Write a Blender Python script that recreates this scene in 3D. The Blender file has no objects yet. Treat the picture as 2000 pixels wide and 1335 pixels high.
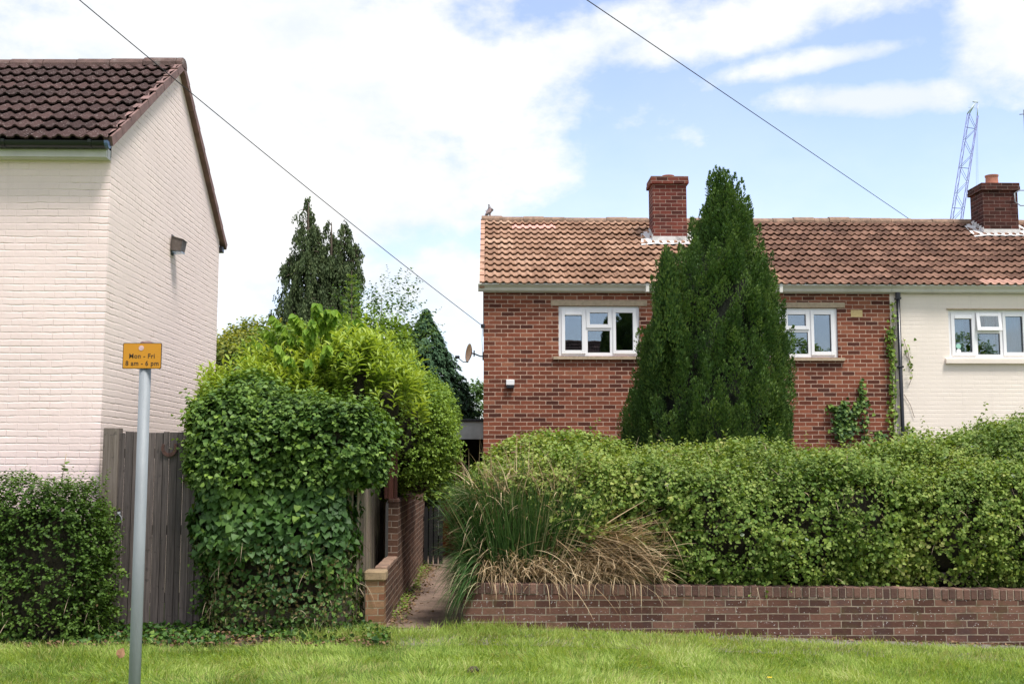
import bpy, math, random
import numpy as np
from mathutils import Vector
R = math.radians
random.seed(7); rng = np.random.default_rng(7)
S = bpy.context.scene

# ------------------------------------------------------------------ camera
F = 2222.0; CX, CY = 1000.0, 667.5
PITCH = math.atan(237.5 / F); YAW = math.atan(50 * math.cos(PITCH) / F)
EYE = np.array([0.0, 0.0, 1.74])
cd = bpy.data.cameras.new('camera'); cam = bpy.data.objects.new('camera', cd)
S.collection.objects.link(cam); S.camera = cam
cam.location = EYE; cam.rotation_euler = (math.pi / 2 + PITCH, 0, -YAW)
cd.sensor_width = 36; cd.lens = 36 * F / 2000; cd.clip_start = 0.1; cd.clip_end = 3000

def U(px, py, Y):
    """world X, Z of a photo pixel at depth Y"""
    cp, sp, cy, sy = math.cos(PITCH), math.sin(PITCH), math.cos(YAW), math.sin(YAW)
    r = np.array([cy, -sy, 0]); f = np.array([sy * cp, cy * cp, sp]); u = np.array([-sy * sp, -cy * sp, cp])
    d = f + r * (px - CX) / F + u * (CY - py) / F
    t = Y / d[1]
    return d[0] * t, EYE[2] + d[2] * t
def UX(px, py, Y): return U(px, py, Y)[0]
def UZ(px, py, Y): return U(px, py, Y)[1]

# ------------------------------------------------------------------ light
SUN_EL, SUN_AZ = 65.0, 40.0        # azimuth measured from straight behind the viewer, towards the right
sl = bpy.data.lights.new('sun', 'SUN'); so = bpy.data.objects.new('sun', sl); S.collection.objects.link(so)
sl.energy = 3.3; sl.angle = R(15); sl.color = (1.0, 0.965, 0.92)
sd = Vector((math.sin(R(SUN_AZ)) * math.cos(R(SUN_EL)), -math.cos(R(SUN_AZ)) * math.cos(R(SUN_EL)), math.sin(R(SUN_EL))))
so.rotation_euler = sd.to_track_quat('Z', 'Y').to_euler()
so.location = (0, -5, 30)
S.view_settings.view_transform = 'Standard'; S.view_settings.look = 'None'
S.view_settings.gamma = 1; S.view_settings.exposure = 0.72
S.cycles.max_bounces = 8; S.cycles.transparent_max_bounces = 8

W = bpy.data.worlds.new('World'); S.world = W; W.use_nodes = True
nt = W.node_tree; N = nt.nodes; Lk = nt.links; N.clear()
def nd(t, **k):
    n = N.new(t)
    for a, b in k.items(): setattr(n, a, b)
    return n
def mth(op, a, b=None, c=None, tree=None):
    T = tree or nt
    n = T.nodes.new('ShaderNodeMath'); n.operation = op
    for i, v in enumerate((a, b, c)):
        if v is None: continue
        if isinstance(v, (int, float)): n.inputs[i].default_value = v
        else: T.links.new(v, n.inputs[i])
    return n.outputs[0]
def sstep(v, a, b, tree=None):
    T = tree or nt
    n = T.nodes.new('ShaderNodeMapRange'); n.interpolation_type = 'SMOOTHSTEP'
    T.links.new(v, n.inputs[0]); n.inputs[1].default_value = a; n.inputs[2].default_value = b
    return n.outputs[0]
sky = nd('ShaderNodeTexSky'); sky.sky_type = 'NISHITA'; sky.sun_disc = False
sky.sun_elevation = R(SUN_EL); sky.sun_rotation = R(180 + SUN_AZ) ; sky.air_density = 1.0; sky.dust_density = 0.6; sky.ozone_density = 1.5
geo = nd('ShaderNodeTexCoord'); sep = nd('ShaderNodeSeparateXYZ'); Lk.new(geo.outputs['Generated'], sep.inputs[0])
az = mth('ARCTAN2', sep.outputs[0], sep.outputs[1]); el = mth('ARCSINE', sep.outputs[2])
cmb = nd('ShaderNodeCombineXYZ'); Lk.new(az, cmb.inputs[0]); Lk.new(mth('MULTIPLY', el, 1.6), cmb.inputs[1])
n1 = nd('ShaderNodeTexNoise'); n1.inputs['Scale'].default_value = 7; n1.inputs['Detail'].default_value = 9; n1.inputs['Roughness'].default_value = .6
Lk.new(cmb.outputs[0], n1.inputs['Vector'])
n2 = nd('ShaderNodeTexNoise'); n2.inputs['Scale'].default_value = 3.2; n2.inputs['Detail'].default_value = 5
Lk.new(cmb.outputs[0], n2.inputs['Vector'])
fine = mth('SUBTRACT', n1.outputs[0], .5); broad = mth('SUBTRACT', n2.outputs[0], .5)
def sph(px, py):
    x, z = U(px, py, 100.0); v = np.array([x, 100, z - EYE[2]]); v /= np.linalg.norm(v)
    return math.atan2(v[0], v[1]), math.asin(v[2])
# cloud banks: (centre pixel, half width, half height, tilt) turned into compass direction and elevation
banks = [(520, 130, 620, 300, -6, 1.0), (150, 330, 700, 330, 0, 1.0), (760, 380, 330, 110, 10, .8), (1010, 140, 330, 62, 18, .9),
         (1430, 60, 420, 42, 9, .62), (1640, 112, 190, 24, 4, .6), (1715, 192, 200, 42, -3, 1.0), (2010, 60, 170, 120, 0, .85),
         (1560, 20, 250, 30, -3, .45), (780, 560, 300, 120, 0, .4), (500, 520, 160, 90, 0, .35)]
tot = None
for (px, py, hw, hh, tilt, amp) in banks:
    a0, e0 = sph(px, py); k = 1 / F
    da = mth('SUBTRACT', az, a0); de = mth('SUBTRACT', el, e0)
    c, s_ = math.cos(R(tilt)), math.sin(R(tilt))
    xx = mth('MULTIPLY', mth('ADD', mth('MULTIPLY', da, c), mth('MULTIPLY', de, s_)), 1 / (hw * k))
    yy = mth('MULTIPLY', mth('ADD', mth('MULTIPLY', de, c), mth('MULTIPLY', da, -s_)), 1 / (hh * k))
    d = mth('SQRT', mth('ADD', mth('MULTIPLY', xx, xx), mth('MULTIPLY', yy, yy)))
    v = mth('MULTIPLY', mth('SUBTRACT', 1.0, d), amp)
    tot = v if tot is None else mth('SMOOTH_MAX', tot, v, .15)
# away from the photographed part of the sky: broken cloud everywhere
aw = mth('SUBTRACT', mth('ABSOLUTE', az), .75)
away = mth('MAXIMUM', sstep(aw, 0, .5), sstep(el, .42, .75))
wild = mth('ADD', mth('MULTIPLY', broad, 2.2), .12)
dens = mth('ADD', mth('MULTIPLY', tot, mth('SUBTRACT', 1.0, away)), mth('MULTIPLY', wild, away))
dens = mth('ADD', dens, mth('ADD', mth('MULTIPLY', fine, 2.2), mth('MULTIPLY', broad, .35)))
mask = sstep(dens, -.36, .36)
haze = mth('SUBTRACT', 1.0, sstep(el, .0, .33))          # paler air low down
mask = mth('MAXIMUM', mask, mth('ADD', .16, mth('MULTIPLY', haze, .45)))
shade = nd('ShaderNodeMixRGB'); shade.inputs[1].default_value = (.80, .86, .94, 1); shade.inputs[2].default_value = (1.0, 1.0, 1.0, 1)
Lk.new(sstep(mth('ADD', fine, mth('MULTIPLY', broad, .8)), -.22, .1), shade.inputs[0])
bg1 = nd('ShaderNodeBackground'); bg2 = nd('ShaderNodeBackground'); mx = nd('ShaderNodeMixShader'); out = nd('ShaderNodeOutputWorld')
tintn = nd('ShaderNodeMixRGB'); tintn.blend_type = 'MULTIPLY'; tintn.inputs[0].default_value = 1; tintn.inputs[2].default_value = (1.06, .97, 1.0, 1)
Lk.new(sky.outputs[0], tintn.inputs[1]); Lk.new(tintn.outputs[0], bg1.inputs[0]); bg1.inputs[1].default_value = .165
Lk.new(shade.outputs[0], bg2.inputs[0]); bg2.inputs[1].default_value = .67
Lk.new(mask, mx.inputs[0]); Lk.new(bg1.outputs[0], mx.inputs[1]); Lk.new(bg2.outputs[0], mx.inputs[2]); Lk.new(mx.outputs[0], out.inputs[0])

# ------------------------------------------------------------------ materials
def new_mat(name):
    m = bpy.data.materials.new(name); m.use_nodes = True
    t = m.node_tree; t.nodes.clear()
    o = t.nodes.new('ShaderNodeOutputMaterial'); b = t.nodes.new('ShaderNodeBsdfPrincipled')
    t.links.new(b.outputs[0], o.inputs[0])
    return m, t, b, o
def c4(c): return (c[0], c[1], c[2], 1)
def noise(t, vec, sc, det=4, rough=.55):
    n = t.nodes.new('ShaderNodeTexNoise'); n.inputs['Scale'].default_value = sc; n.inputs['Detail'].default_value = det; n.inputs['Roughness'].default_value = rough
    if vec is not None: t.links.new(vec, n.inputs['Vector'])
    return n.outputs[0]
def pos(t): return t.nodes.new('ShaderNodeNewGeometry').outputs['Position']
def mix(t, f, a, b, mode='MIX'):
    n = t.nodes.new('ShaderNodeMixRGB'); n.blend_type = mode
    for i, v in enumerate((f, a, b)):
        if isinstance(v, tuple): n.inputs[i].default_value = c4(v)
        elif isinstance(v, (int, float)): n.inputs[i].default_value = v
        else: t.links.new(v, n.inputs[i])
    return n.outputs[0]
def ramp(t, v, stops, interp='LINEAR'):
    n = t.nodes.new('ShaderNodeValToRGB'); t.links.new(v, n.inputs[0]); n.color_ramp.interpolation = interp
    e = n.color_ramp.elements
    while len(e) < len(stops): e.new(.5)
    for i, (p, c) in enumerate(stops): e[i].position = p; e[i].color = c4(c)
    return n.outputs[0]
def bump(t, b, h, dist, st=1.0, prev=None):
    n = t.nodes.new('ShaderNodeBump'); n.inputs['Distance'].default_value = dist; n.inputs['Strength'].default_value = st
    t.links.new(h, n.inputs['Height'])
    if prev is not None: t.links.new(prev, n.inputs['Normal'])
    t.links.new(n.outputs[0], b.inputs['Normal'])
    return n.outputs[0]
def mapping(t, vec, sc):
    n = t.nodes.new('ShaderNodeMapping'); n.inputs['Scale'].default_value = sc; t.links.new(vec, n.inputs[0]); return n.outputs[0]
def plain(name, col, rough=.6, var=.12, sc=8, bmp=0.0, metal=0.0, dirt=None, dirt_amt=.5, scz=None):
    m, t, b, o = new_mat(name); p = pos(t)
    if scz: p = mapping(t, p, (1, 1, scz))
    n = noise(t, p, sc); lo = tuple(x * (1 - var) for x in col); hi = tuple(min(1, x * (1 + var)) for x in col)
    c = ramp(t, n, [(.3, lo), (.7, hi)])
    if dirt:
        f = sstep(noise(t, p, sc * .37, 8, .7), .5, .72, tree=t)
        c = mix(t, mth('MULTIPLY', f, dirt_amt, tree=t), c, dirt)
    t.links.new(c, b.inputs['Base Color']); b.inputs['Roughness'].default_value = rough; b.inputs['Metallic'].default_value = metal
    if bmp: bump(t, b, noise(t, p, sc * 12, 5), bmp)
    return m
def brickvec(t, wob=.004, axis=False):
    p = pos(t); s = t.nodes.new('ShaderNodeSeparateXYZ'); t.links.new(p, s.inputs[0])
    w = mth('MULTIPLY', mth('SUBTRACT', noise(t, p, 2.3, 5, .7), .5, tree=t), wob * 4, tree=t)
    c = t.nodes.new('ShaderNodeCombineXYZ')
    t.links.new(mth('ADD', mth('ADD', s.outputs[0], s.outputs[1], tree=t), w, tree=t), c.inputs[0])
    t.links.new(mth('ADD', s.outputs[2], w, tree=t), c.inputs[1])
    return c.outputs[0], p, s
def bricktex(t, vec, mortar=.01, smooth=.15, bw=.225, rh=.075, off=.5):
    n = t.nodes.new('ShaderNodeTexBrick'); t.links.new(vec, n.inputs['Vector']); n.offset = off
    n.inputs['Scale'].default_value = 1; n.inputs['Mortar Size'].default_value = mortar / 2; n.inputs['Mortar Smooth'].default_value = smooth
    n.inputs['Brick Width'].default_value = bw; n.inputs['Row Height'].default_value = rh; n.inputs['Bias'].default_value = 0
    n.inputs['Color1'].default_value = (0, 0, 0, 1); n.inputs['Color2'].default_value = (1, 1, 1, 1); n.inputs['Mortar'].default_value = (.5, .5, .5, 1)
    return n
def brick(name, stops, mortar_col, mortar=.011, wob=.003, dirt=None, dirt_amt=0.4, speck=None, dist=.006, shift=0.0, moss=None):
    m, t, b, o = new_mat(name); v, p, s = brickvec(t, wob)
    if shift:
        mp = t.nodes.new('ShaderNodeMapping'); mp.inputs['Location'].default_value = (0, shift, 0); t.links.new(v, mp.inputs[0]); v = mp.outputs[0]
    bt = bricktex(t, v, mortar); c = ramp(t, bt.outputs['Color'], stops)
    grain = noise(t, mapping(t, p, (1, 1, 3)), 30, 6, .65)
    c = mix(t, .5, c, ramp(t, grain, [(.3, (.35, .35, .35)), (.7, (1, 1, 1))]), 'MULTIPLY')
    c = mix(t, .35, c, ramp(t, noise(t, p, 1.1, 6), [(.35, (.55, .55, .55)), (.65, (1, 1, 1))]), 'MULTIPLY')
    if dirt: c = mix(t, mth('MULTIPLY', sstep(noise(t, p, 2.4, 8, .7), .5, .68, tree=t), dirt_amt, tree=t), c, dirt)
    mc = mix(t, ramp(t, noise(t, p, 14, 5), [(.35, (0, 0, 0)), (.7, (1, 1, 1))]), mortar_col, tuple(x * .55 for x in mortar_col))
    c = mix(t, bt.outputs['Fac'], c, mc)
    if speck: c = mix(t, sstep(noise(t, p, 48, 3, .6), .66, .71, tree=t), c, speck)
    if moss:
        f = mth('MULTIPLY', sstep(noise(t, p, 3.5, 7, .7), .52, .68, tree=t), .55, tree=t); c = mix(t, f, c, moss)
    t.links.new(c, b.inputs['Base Color']); b.inputs['Roughness'].default_value = .9; b.inputs['Specular IOR Level'].default_value = .15
    inv = mth('SUBTRACT', 1.0, bt.outputs['Fac'], tree=t)
    bump(t, b, mth('ADD', inv, mth('MULTIPLY', grain, .35, tree=t), tree=t), dist)
    return m
def painted(name, col, lines, lo=.6, dist=.008, wob=.006, amt=.5, mortar=.012, cross=.75):
    m, t, b, o = new_mat(name); v, p, s = brickvec(t, wob); bt = bricktex(t, v, mortar, .6)
    big = noise(t, p, 1.3, 6, .6)
    sv = t.nodes.new('ShaderNodeSeparateXYZ'); t.links.new(v, sv.inputs[0])
    fr = mth('FRACT', mth('MULTIPLY', sv.outputs[1], 1 / .075, tree=t), tree=t); dd = mth('MINIMUM', fr, mth('SUBTRACT', 1.0, fr, tree=t), tree=t)
    bed = mth('SUBTRACT', 1.0, sstep(dd, .03, .16, tree=t), tree=t)
    fac = mth('MAXIMUM', bed, mth('MULTIPLY', bt.outputs['Fac'], cross, tree=t), tree=t)
    fac = mth('MULTIPLY', fac, mth('ADD', .3, mth('MULTIPLY', sstep(noise(t, p, 2.6, 6, .7), .4, .6, tree=t), .7, tree=t), tree=t), tree=t)
    c = mix(t, ramp(t, big, [(.35, (0, 0, 0)), (.65, (1, 1, 1))]), tuple(x * .93 for x in col), col)
    # grime that has settled in the joints, patchy
    g = mth('MULTIPLY', mth('POWER', fac, 2.5, tree=t), sstep(noise(t, p, 5, 8, .75), lo - .16, lo + .06, tree=t), tree=t)
    c = mix(t, mth('MULTIPLY', g, amt, tree=t), c, lines)
    c = mix(t, mth('MULTIPLY', sstep(noise(t, p, 26, 4, .7), .66, .72, tree=t), .35, tree=t), c, tuple(x * .6 for x in col))
    st = noise(t, mapping(t, p, (7, 7, .5)), 1.0, 7, .7); c = mix(t, mth('MULTIPLY', sstep(st, .52, .75, tree=t), .22, tree=t), c, tuple(x * .68 for x in col))
    blot = noise(t, p, 3.1, 8, .75); c = mix(t, mth('MULTIPLY', sstep(blot, .56, .7, tree=t), .3, tree=t), c, (col[0] * .86, col[1] * .84, col[2] * .86))
    t.links.new(c, b.inputs['Base Color']); b.inputs['Roughness'].default_value = .75; b.inputs['Specular IOR Level'].default_value = .2
    inv = mth('SUBTRACT', 1.0, fac, tree=t)
    h = mth('ADD', inv, mth('ADD', mth('MULTIPLY', noise(t, p, 18, 5), .55, tree=t), mth('MULTIPLY', bt.outputs['Color'], .3, tree=t), tree=t), tree=t)
    bump(t, b, h, dist)
    return m
def attr(t, name='tint'):
    n = t.nodes.new('ShaderNodeAttribute'); n.attribute_name = name
    s = t.nodes.new('ShaderNodeSeparateColor'); t.links.new(n.outputs['Color'], s.inputs[0]); return s.outputs
def leaf(name, stops, rough=.42, trans=.3, young=None, tcol=None, spec=.22):
    m, t, b, o = new_mat(name); a = attr(t)
    c = ramp(t, a[0], stops)
    if young: c = mix(t, a[1], c, young)
    t.links.new(c, b.inputs['Base Color']); b.inputs['Roughness'].default_value = rough + .1; b.inputs['Specular IOR Level'].default_value = spec
    tr = t.nodes.new('ShaderNodeBsdfTranslucent'); ms = t.nodes.new('ShaderNodeMixShader'); ms.inputs[0].default_value = trans
    hs = mix(t, 1.0, c, tcol or (1.35, 1.3, .55), 'MULTIPLY'); t.links.new(hs, tr.inputs[0])
    t.links.new(b.outputs[0], ms.inputs[1]); t.links.new(tr.outputs[0], ms.inputs[2]); t.links.new(ms.outputs[0], o.inputs[0])
    return m
def tilemat(name, stops, lichen, lich_amt=.5, dark=(.05, .035, .03), lsc=22):
    m, t, b, o = new_mat(name); a = attr(t); p = pos(t)
    c = ramp(t, a[0], stops)
    c = mix(t, .5, c, ramp(t, noise(t, p, 9, 7, .7), [(.3, (.45, .45, .45)), (.7, (1, 1, 1))]), 'MULTIPLY')
    c = mix(t, mth('MULTIPLY', sstep(noise(t, p, 1.6, 6, .7), .5, .7, tree=t), .55, tree=t), c, dark)
    c = mix(t, mth('MULTIPLY', sstep(noise(t, p, lsc, 6, .75), .56, .66, tree=t), lich_amt, tree=t), c, lichen)
    c = mix(t, a[1], c, (.62, .35, .29))
    t.links.new(c, b.inputs['Base Color']); b.inputs['Roughness'].default_value = .9; b.inputs['Specular IOR Level'].default_value = .15
    bump(t, b, noise(t, p, 60, 5, .7), .006)
    return m
def wood(name, c1, c2, rough=.8, green=None):
    m, t, b, o = new_mat(name); p = pos(t); a = attr(t)
    g = noise(t, mapping(t, p, (60, 60, 2.2)), 1.0, 8, .7)
    c = ramp(t, g, [(.3, c1), (.7, c2)])
    c = mix(t, 1.0, c, ramp(t, a[0], [(0, (.45, .44, .44)), (1, (1.25, 1.2, 1.18))]), 'MULTIPLY')
    c = mix(t, mth('MULTIPLY', sstep(noise(t, p, 14, 4), .62, .7, tree=t), .5, tree=t), c, tuple(x * .4 for x in c1))
    if green: c = mix(t, mth('MULTIPLY', sstep(noise(t, p, 3, 5), .45, .7, tree=t), .5, tree=t), c, green)
    t.links.new(c, b.inputs['Base Color']); b.inputs['Roughness'].default_value = rough
    bump(t, b, g, .004)
    return m
M = {}
M['brick'] = brick('red_brick', [(0, (.09, .033, .024)), (.2, (.155, .05, .031)), (.4, (.225, .07, .04)), (.85, (.30, .098, .056)), (1, (.37, .145, .082))], (.62, .43, .32), mortar=.013, dirt=(.12, .06, .045), dirt_amt=.25)
M['soot_brick'] = brick('sooty_brick', [(0, (.09, .03, .024)), (.5, (.17, .045, .035)), (1, (.24, .07, .05))], (.46, .33, .27), mortar=.009, dirt=(.06, .04, .035), dirt_amt=.6)
M['darksoot_brick'] = brick('dark_sooty_brick', [(0, (.045, .02, .016)), (.5, (.085, .03, .024)), (1, (.13, .045, .034))], (.3, .22, .19), mortar=.007, dirt=(.03, .02, .018), dirt_amt=.6)
M['garden_brick'] = brick('garden_wall_brick', [(0, (.09, .045, .034)), (.5, (.155, .075, .055)), (1, (.24, .125, .088))], (.33, .27, .2), mortar=.012, wob=.006, dirt=(.075, .045, .042), dirt_amt=.7, speck=(.6, .58, .55), dist=.009, moss=(.1, .075, .035))
M['path_brick'] = brick('path_wall_brick', [(0, (.09, .052, .038)), (.5, (.15, .08, .055)), (1, (.22, .12, .08))], (.42, .33, .26), mortar=.011, wob=.006, dirt=(.06, .045, .035), dirt_amt=.5, dist=.009)
M['pier_brick'] = brick('pier_brick', [(0, (.22, .09, .05)), (.5, (.3, .14, .08)), (1, (.36, .22, .12))], (.38, .3, .2), mortar=.012, dirt=(.15, .12, .06), dirt_amt=.6, moss=(.16, .13, .05))
M['cream_paint'] = painted('pinkish_cream_painted_brick', (.85, .68, .645), (.45, .33, .27), lo=.62, amt=.55, dist=.0045, wob=.009)
M['gable_paint'] = painted('grubby_cream_painted_brick', (.86, .71, .65), (.33, .22, .16), lo=.57, amt=.7, dist=.0035, cross=.9, wob=.009)
M['cream_paint2'] = painted('cream_painted_brick', (.86, .76, .66), (.68, .58, .46), lo=.7, dist=.0018, wob=.002, amt=.2)
M['tile_brown'] = tilemat('brown_roof_tile', [(0, (.042, .026, .024)), (.5, (.065, .038, .035)), (1, (.1, .058, .052))], (.42, .36, .33), .55, (.035, .022, .02), 34)
M['tile_orange'] = tilemat('orange_roof_tile', [(0, (.21, .12, .08)), (.5, (.32, .185, .12)), (.85, (.41, .25, .17)), (1, (.5, .34, .24))], (.4, .3, .2), .45, (.17, .095, .065), 26)
M['tile_worn'] = tilemat('worn_roof_tile', [(0, (.13, .07, .05)), (.5, (.21, .115, .08)), (.85, (.3, .17, .12)), (1, (.4, .26, .18))], (.45, .3, .18), .5, (.09, .05, .04), 22)
M['verge'] = plain('verge_tile', (.2, .115, .1), .8, .25, 6, .004, dirt=(.1, .06, .05))
M['verge2'] = plain('orange_verge_tile', (.42, .24, .16), .8, .25, 6, .004, dirt=(.2, .12, .09))
M['ridge'] = plain('ridge_tile', (.25, .16, .11), .9, .35, 10, .008, dirt=(.08, .055, .04), dirt_amt=.8)
M['ridge_dark'] = plain('dark_ridge_tile', (.11, .065, .055), .9, .3, 10, .006, dirt=(.36, .32, .29), dirt_amt=.5)
M['black_plastic'] = plain('black_plastic', (.012, .013, .018), .3, .2, 5)
M['blue_cap'] = plain('blue_grey_plastic', (.09, .14, .25), .4)
M['white_upvc'] = plain('white_plastic', (.83, .82, .82), .3, .03, 3)
M['gutter'] = plain('off_white_gutter', (.66, .64, .58), .5, .08, 3, .002, dirt=(.36, .34, .28), dirt_amt=.4, scz=.3)
M['soffit'] = plain('grey_white_soffit', (.62, .58, .57), .6, .1, 3, dirt=(.34, .33, .32))
M['lintel'] = plain('concrete_lintel', (.45, .35, .24), .9, .12, 20, .004, dirt=(.24, .19, .13), dirt_amt=.5)
M['stone_block'] = plain('buff_stone', (.5, .38, .18), .9, .12, 20, .004)
M['lead'] = plain('whitened_lead', (.6, .58, .56), .7, .15, 9, .006, dirt=(.2, .18, .17), dirt_amt=.9)
M['terracotta'] = plain('terracotta', (.36, .13, .08), .7, .15, 9, .003, dirt=(.2, .09, .06))
M['galv'] = plain('galvanised_steel', (.215, .232, .245), .6, .12, 14, .0015, metal=.1, dirt=(.24, .26, .28), dirt_amt=.6, scz=.2)
M['galv_dark'] = plain('dull_steel', (.1, .105, .11), .6, .1, 14, .001, metal=.0)
M['yellow'] = plain('orange_yellow_plate', (.56, .235, .006), .5, .03, 4, dirt=(.55, .24, .02), dirt_amt=.3)
M['ink'] = plain('dark_brown_ink', (.06, .03, .01), .6, .1)
M['sticker'] = plain('pale_pink_sticker', (.62, .42, .42), .6, .2, 60)
M['lamp_grey'] = plain('brown_grey_metal', (.09, .07, .06), .5, .15, 20, .001, dirt=(.3, .26, .24), dirt_amt=.5)
M['wood_gate'] = wood('weathered_dark_wood', (.038, .030, .028), (.17, .14, .13))
M['wood_post'] = wood('weathered_grey_post', (.09, .07, .058), (.2, .17, .145))
M['wood_fence'] = wood('weathered_brown_fence', (.2, .16, .12), (.4, .33, .25), green=(.22, .22, .11))
M['wood_red'] = wood('reddish_post', (.12, .04, .03), (.26, .1, .07))
M['rust'] = plain('rusty_iron', (.07, .03, .022), .8, .4, 30, .002)
M['dirt'] = plain('path_earth', (.2, .135, .1), .95, .3, 5, .02, dirt=(.1, .08, .05), dirt_amt=.7)
M['concrete'] = plain('pavement_concrete', (.19, .165, .14), .9, .15, 5, .006, dirt=(.1, .08, .05), dirt_amt=.8)
M['soil'] = plain('soil', (.07, .05, .035), .95, .4, 8, .02)
M['bark'] = plain('bark', (.1, .075, .055), .9, .35, 14, .01, scz=.25)
M['twig'] = plain('hedge_twigs', (.045, .035, .02), .95, .5, 25, .03)
M['inner'] = plain('inner_gap_shade', (.014, .02, .009), .95, .5, 25, .03)  # near-black green: shade of the yew's gaps is put into the colour
M['deadtwig'] = plain('pale_dead_twig', (.3, .23, .15), .9, .3, 14, .002)
M['wire'] = plain('black_cable', (.01, .01, .012), .5)
M['crane'] = plain('blue_violet_paint', (.11, .12, .3), .5, .1)
M['crane_grey'] = plain('crane_grey', (.45, .5, .56), .4, .1)
M['dish'] = plain('rusty_cream_dish', (.55, .33, .2), .6, .2, 9, dirt=(.3, .12, .05), dirt_amt=.7)
M['red_door'] = plain('dark_red_paint', (.23, .02, .015), .5, .2)
M['orange_plastic'] = plain('orange_red_paint', (.22, .04, .012), .5, .2)
M['felt'] = plain('roof_felt', (.04, .04, .042), .9, .3, 10, .01)
M['fascia'] = plain('grey_fascia', (.42, .43, .43), .7, .1, 5, dirt=(.25, .25, .24))
M['gate_black'] = plain('black_painted_wood', (.006, .0055, .0055), .95, .2)
M['dark_wall'] = plain('interior_shade', (.05, .045, .045), .9, .2)  # interior shade put into the colour, for the passage and the rooms
M['curtain'] = plain('net_curtain', (.68, .72, .74), .9, .06, 5)
M['green_sticker'] = plain('pale_green_sticker', (.35, .62, .5), .5, .05)
M['asphalt'] = plain('asphalt', (.05, .05, .052), .9, .2, 20, .006)
def glassmat():
    m, t, b, o = new_mat('window_glass'); t.nodes.remove(b)
    g = t.nodes.new('ShaderNodeBsdfGlossy'); g.inputs['Roughness'].default_value = .0; g.inputs[0].default_value = (.86, .93, 1, 1)
    tr = t.nodes.new('ShaderNodeBsdfTransparent'); tr.inputs[0].default_value = (.68, .75, .78, 1)
    lw = t.nodes.new('ShaderNodeLayerWeight'); lw.inputs[0].default_value = .5
    f = mth('ADD', mth('MULTIPLY', lw.outputs['Fresnel'], .5, tree=t), .15, tree=t)
    ms = t.nodes.new('ShaderNodeMixShader'); t.links.new(f, ms.inputs[0])
    t.links.new(tr.outputs[0], ms.inputs[1]); t.links.new(g.outputs[0], ms.inputs[2]); t.links.new(ms.outputs[0], o.inputs[0])
    n = t.nodes.new('ShaderNodeBump'); n.inputs['Distance'].default_value = .002; n.inputs['Strength'].default_value = .25
    t.links.new(noise(t, pos(t), 2.5, 1), n.inputs['Height']); t.links.new(n.outputs[0], g.inputs['Normal'])
    return m
M['glass'] = glassmat()
def feather():
    return plain('grey_feather', (.26, .24, .25), .8, .2, 40)
M['feather'] = feather()
M['feather_pink'] = plain('pinkish_feather', (.33, .24, .24), .8, .15, 40)
M['ivy'] = leaf('ivy_leaf', [(0, (.02, .055, .012)), (.4, (.045, .11, .018)), (.8, (.09, .175, .028)), (1, (.17, .26, .045))], .48, .22, young=(.24, .35, .05), spec=.38)
M['litter'] = leaf('litter_leaf', [(0, (.09, .055, .03)), (.5, (.18, .11, .06)), (1, (.3, .2, .11))], .7, .1)
M['ivy_dry'] = leaf('dry_ivy_leaf', [(0, (.05, .06, .02)), (.5, (.1, .11, .035)), (1, (.2, .14, .06))], .6, .2)
M['privet'] = leaf('privet_leaf', [(0, (.026, .06, .011)), (.5, (.062, .12, .018)), (1, (.125, .19, .03))], .48, .22, young=(.16, .26, .04))
M['laurel'] = leaf('laurel_leaf', [(0, (.13, .21, .035)), (.5, (.26, .36, .06)), (1, (.42, .5, .1))], .4, .35, young=(.42, .5, .07))
M['cherry'] = leaf('cherry_leaf', [(0, (.12, .24, .03)), (.5, (.22, .36, .04)), (1, (.32, .44, .06))], .45, .45, young=(.34, .2, .07))
M['shrub'] = leaf('shrub_leaf', [(0, (.055, .11, .018)), (.5, (.13, .22, .03)), (1, (.25, .34, .055))], .45, .3, young=(.3, .42, .08))
M['olive'] = leaf('olive_leaf', [(0, (.05, .1, .025)), (.5, (.1, .16, .035)), (1, (.22, .24, .06))], .5, .3, young=(.42, .38, .06))
M['birch'] = leaf('birch_leaf', [(0, (.05, .1, .03)), (1, (.12, .2, .06))], .5, .3)
M['conifer'] = leaf('conifer_leaf', [(0, (.035, .055, .022)), (.5, (.065, .095, .036)), (1, (.12, .15, .06))], .6, .12)
M['conifer2'] = leaf('blue_conifer_leaf', [(0, (.025, .06, .028)), (.5, (.045, .1, .045)), (1, (.09, .16, .07))], .6, .12)
M['yew'] = leaf('yew_leaf', [(0, (.018, .048, .012)), (.5, (.062, .125, .028)), (1, (.15, .225, .05))], .55, .18, young=(.26, .36, .08))
M['bramble'] = leaf('bramble_leaf', [(0, (.045, .095, .016)), (.4, (.105, .185, .028)), (.75, (.215, .3, .05)), (1, (.42, .41, .14))], .5, .28, young=(.34, .38, .12))
M['bramble_pale'] = leaf('pale_bramble_underside', [(0, (.25, .3, .2)), (1, (.4, .45, .34))], .6, .25)
M['sedge'] = leaf('sedge_leaf', [(0, (.03, .075, .02)), (.5, (.06, .13, .035)), (1, (.13, .21, .07))], .4, .2, young=(.5, .42, .26))
M['straw'] = leaf('straw_leaf', [(0, (.26, .17, .09)), (.5, (.46, .33, .19)), (1, (.66, .52, .33))], .65, .2, tcol=(1, .9, .7))
M['lawn'] = leaf('lawn_blade', [(0, (.11, .185, .03)), (.35, (.24, .34, .06)), (.75, (.41, .51, .13)), (1, (.62, .6, .33))], .55, .4, young=(.42, .36, .16))
m, t, b, o = new_mat('lawn_ground'); p = pos(t)
t.links.new(ramp(t, noise(t, p, 3, 8, .7), [(.3, (.07, .11, .02)), (.55, (.12, .19, .03)), (.75, (.17, .18, .06))]), b.inputs['Base Color']); b.inputs['Roughness'].default_value = .95
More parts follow.
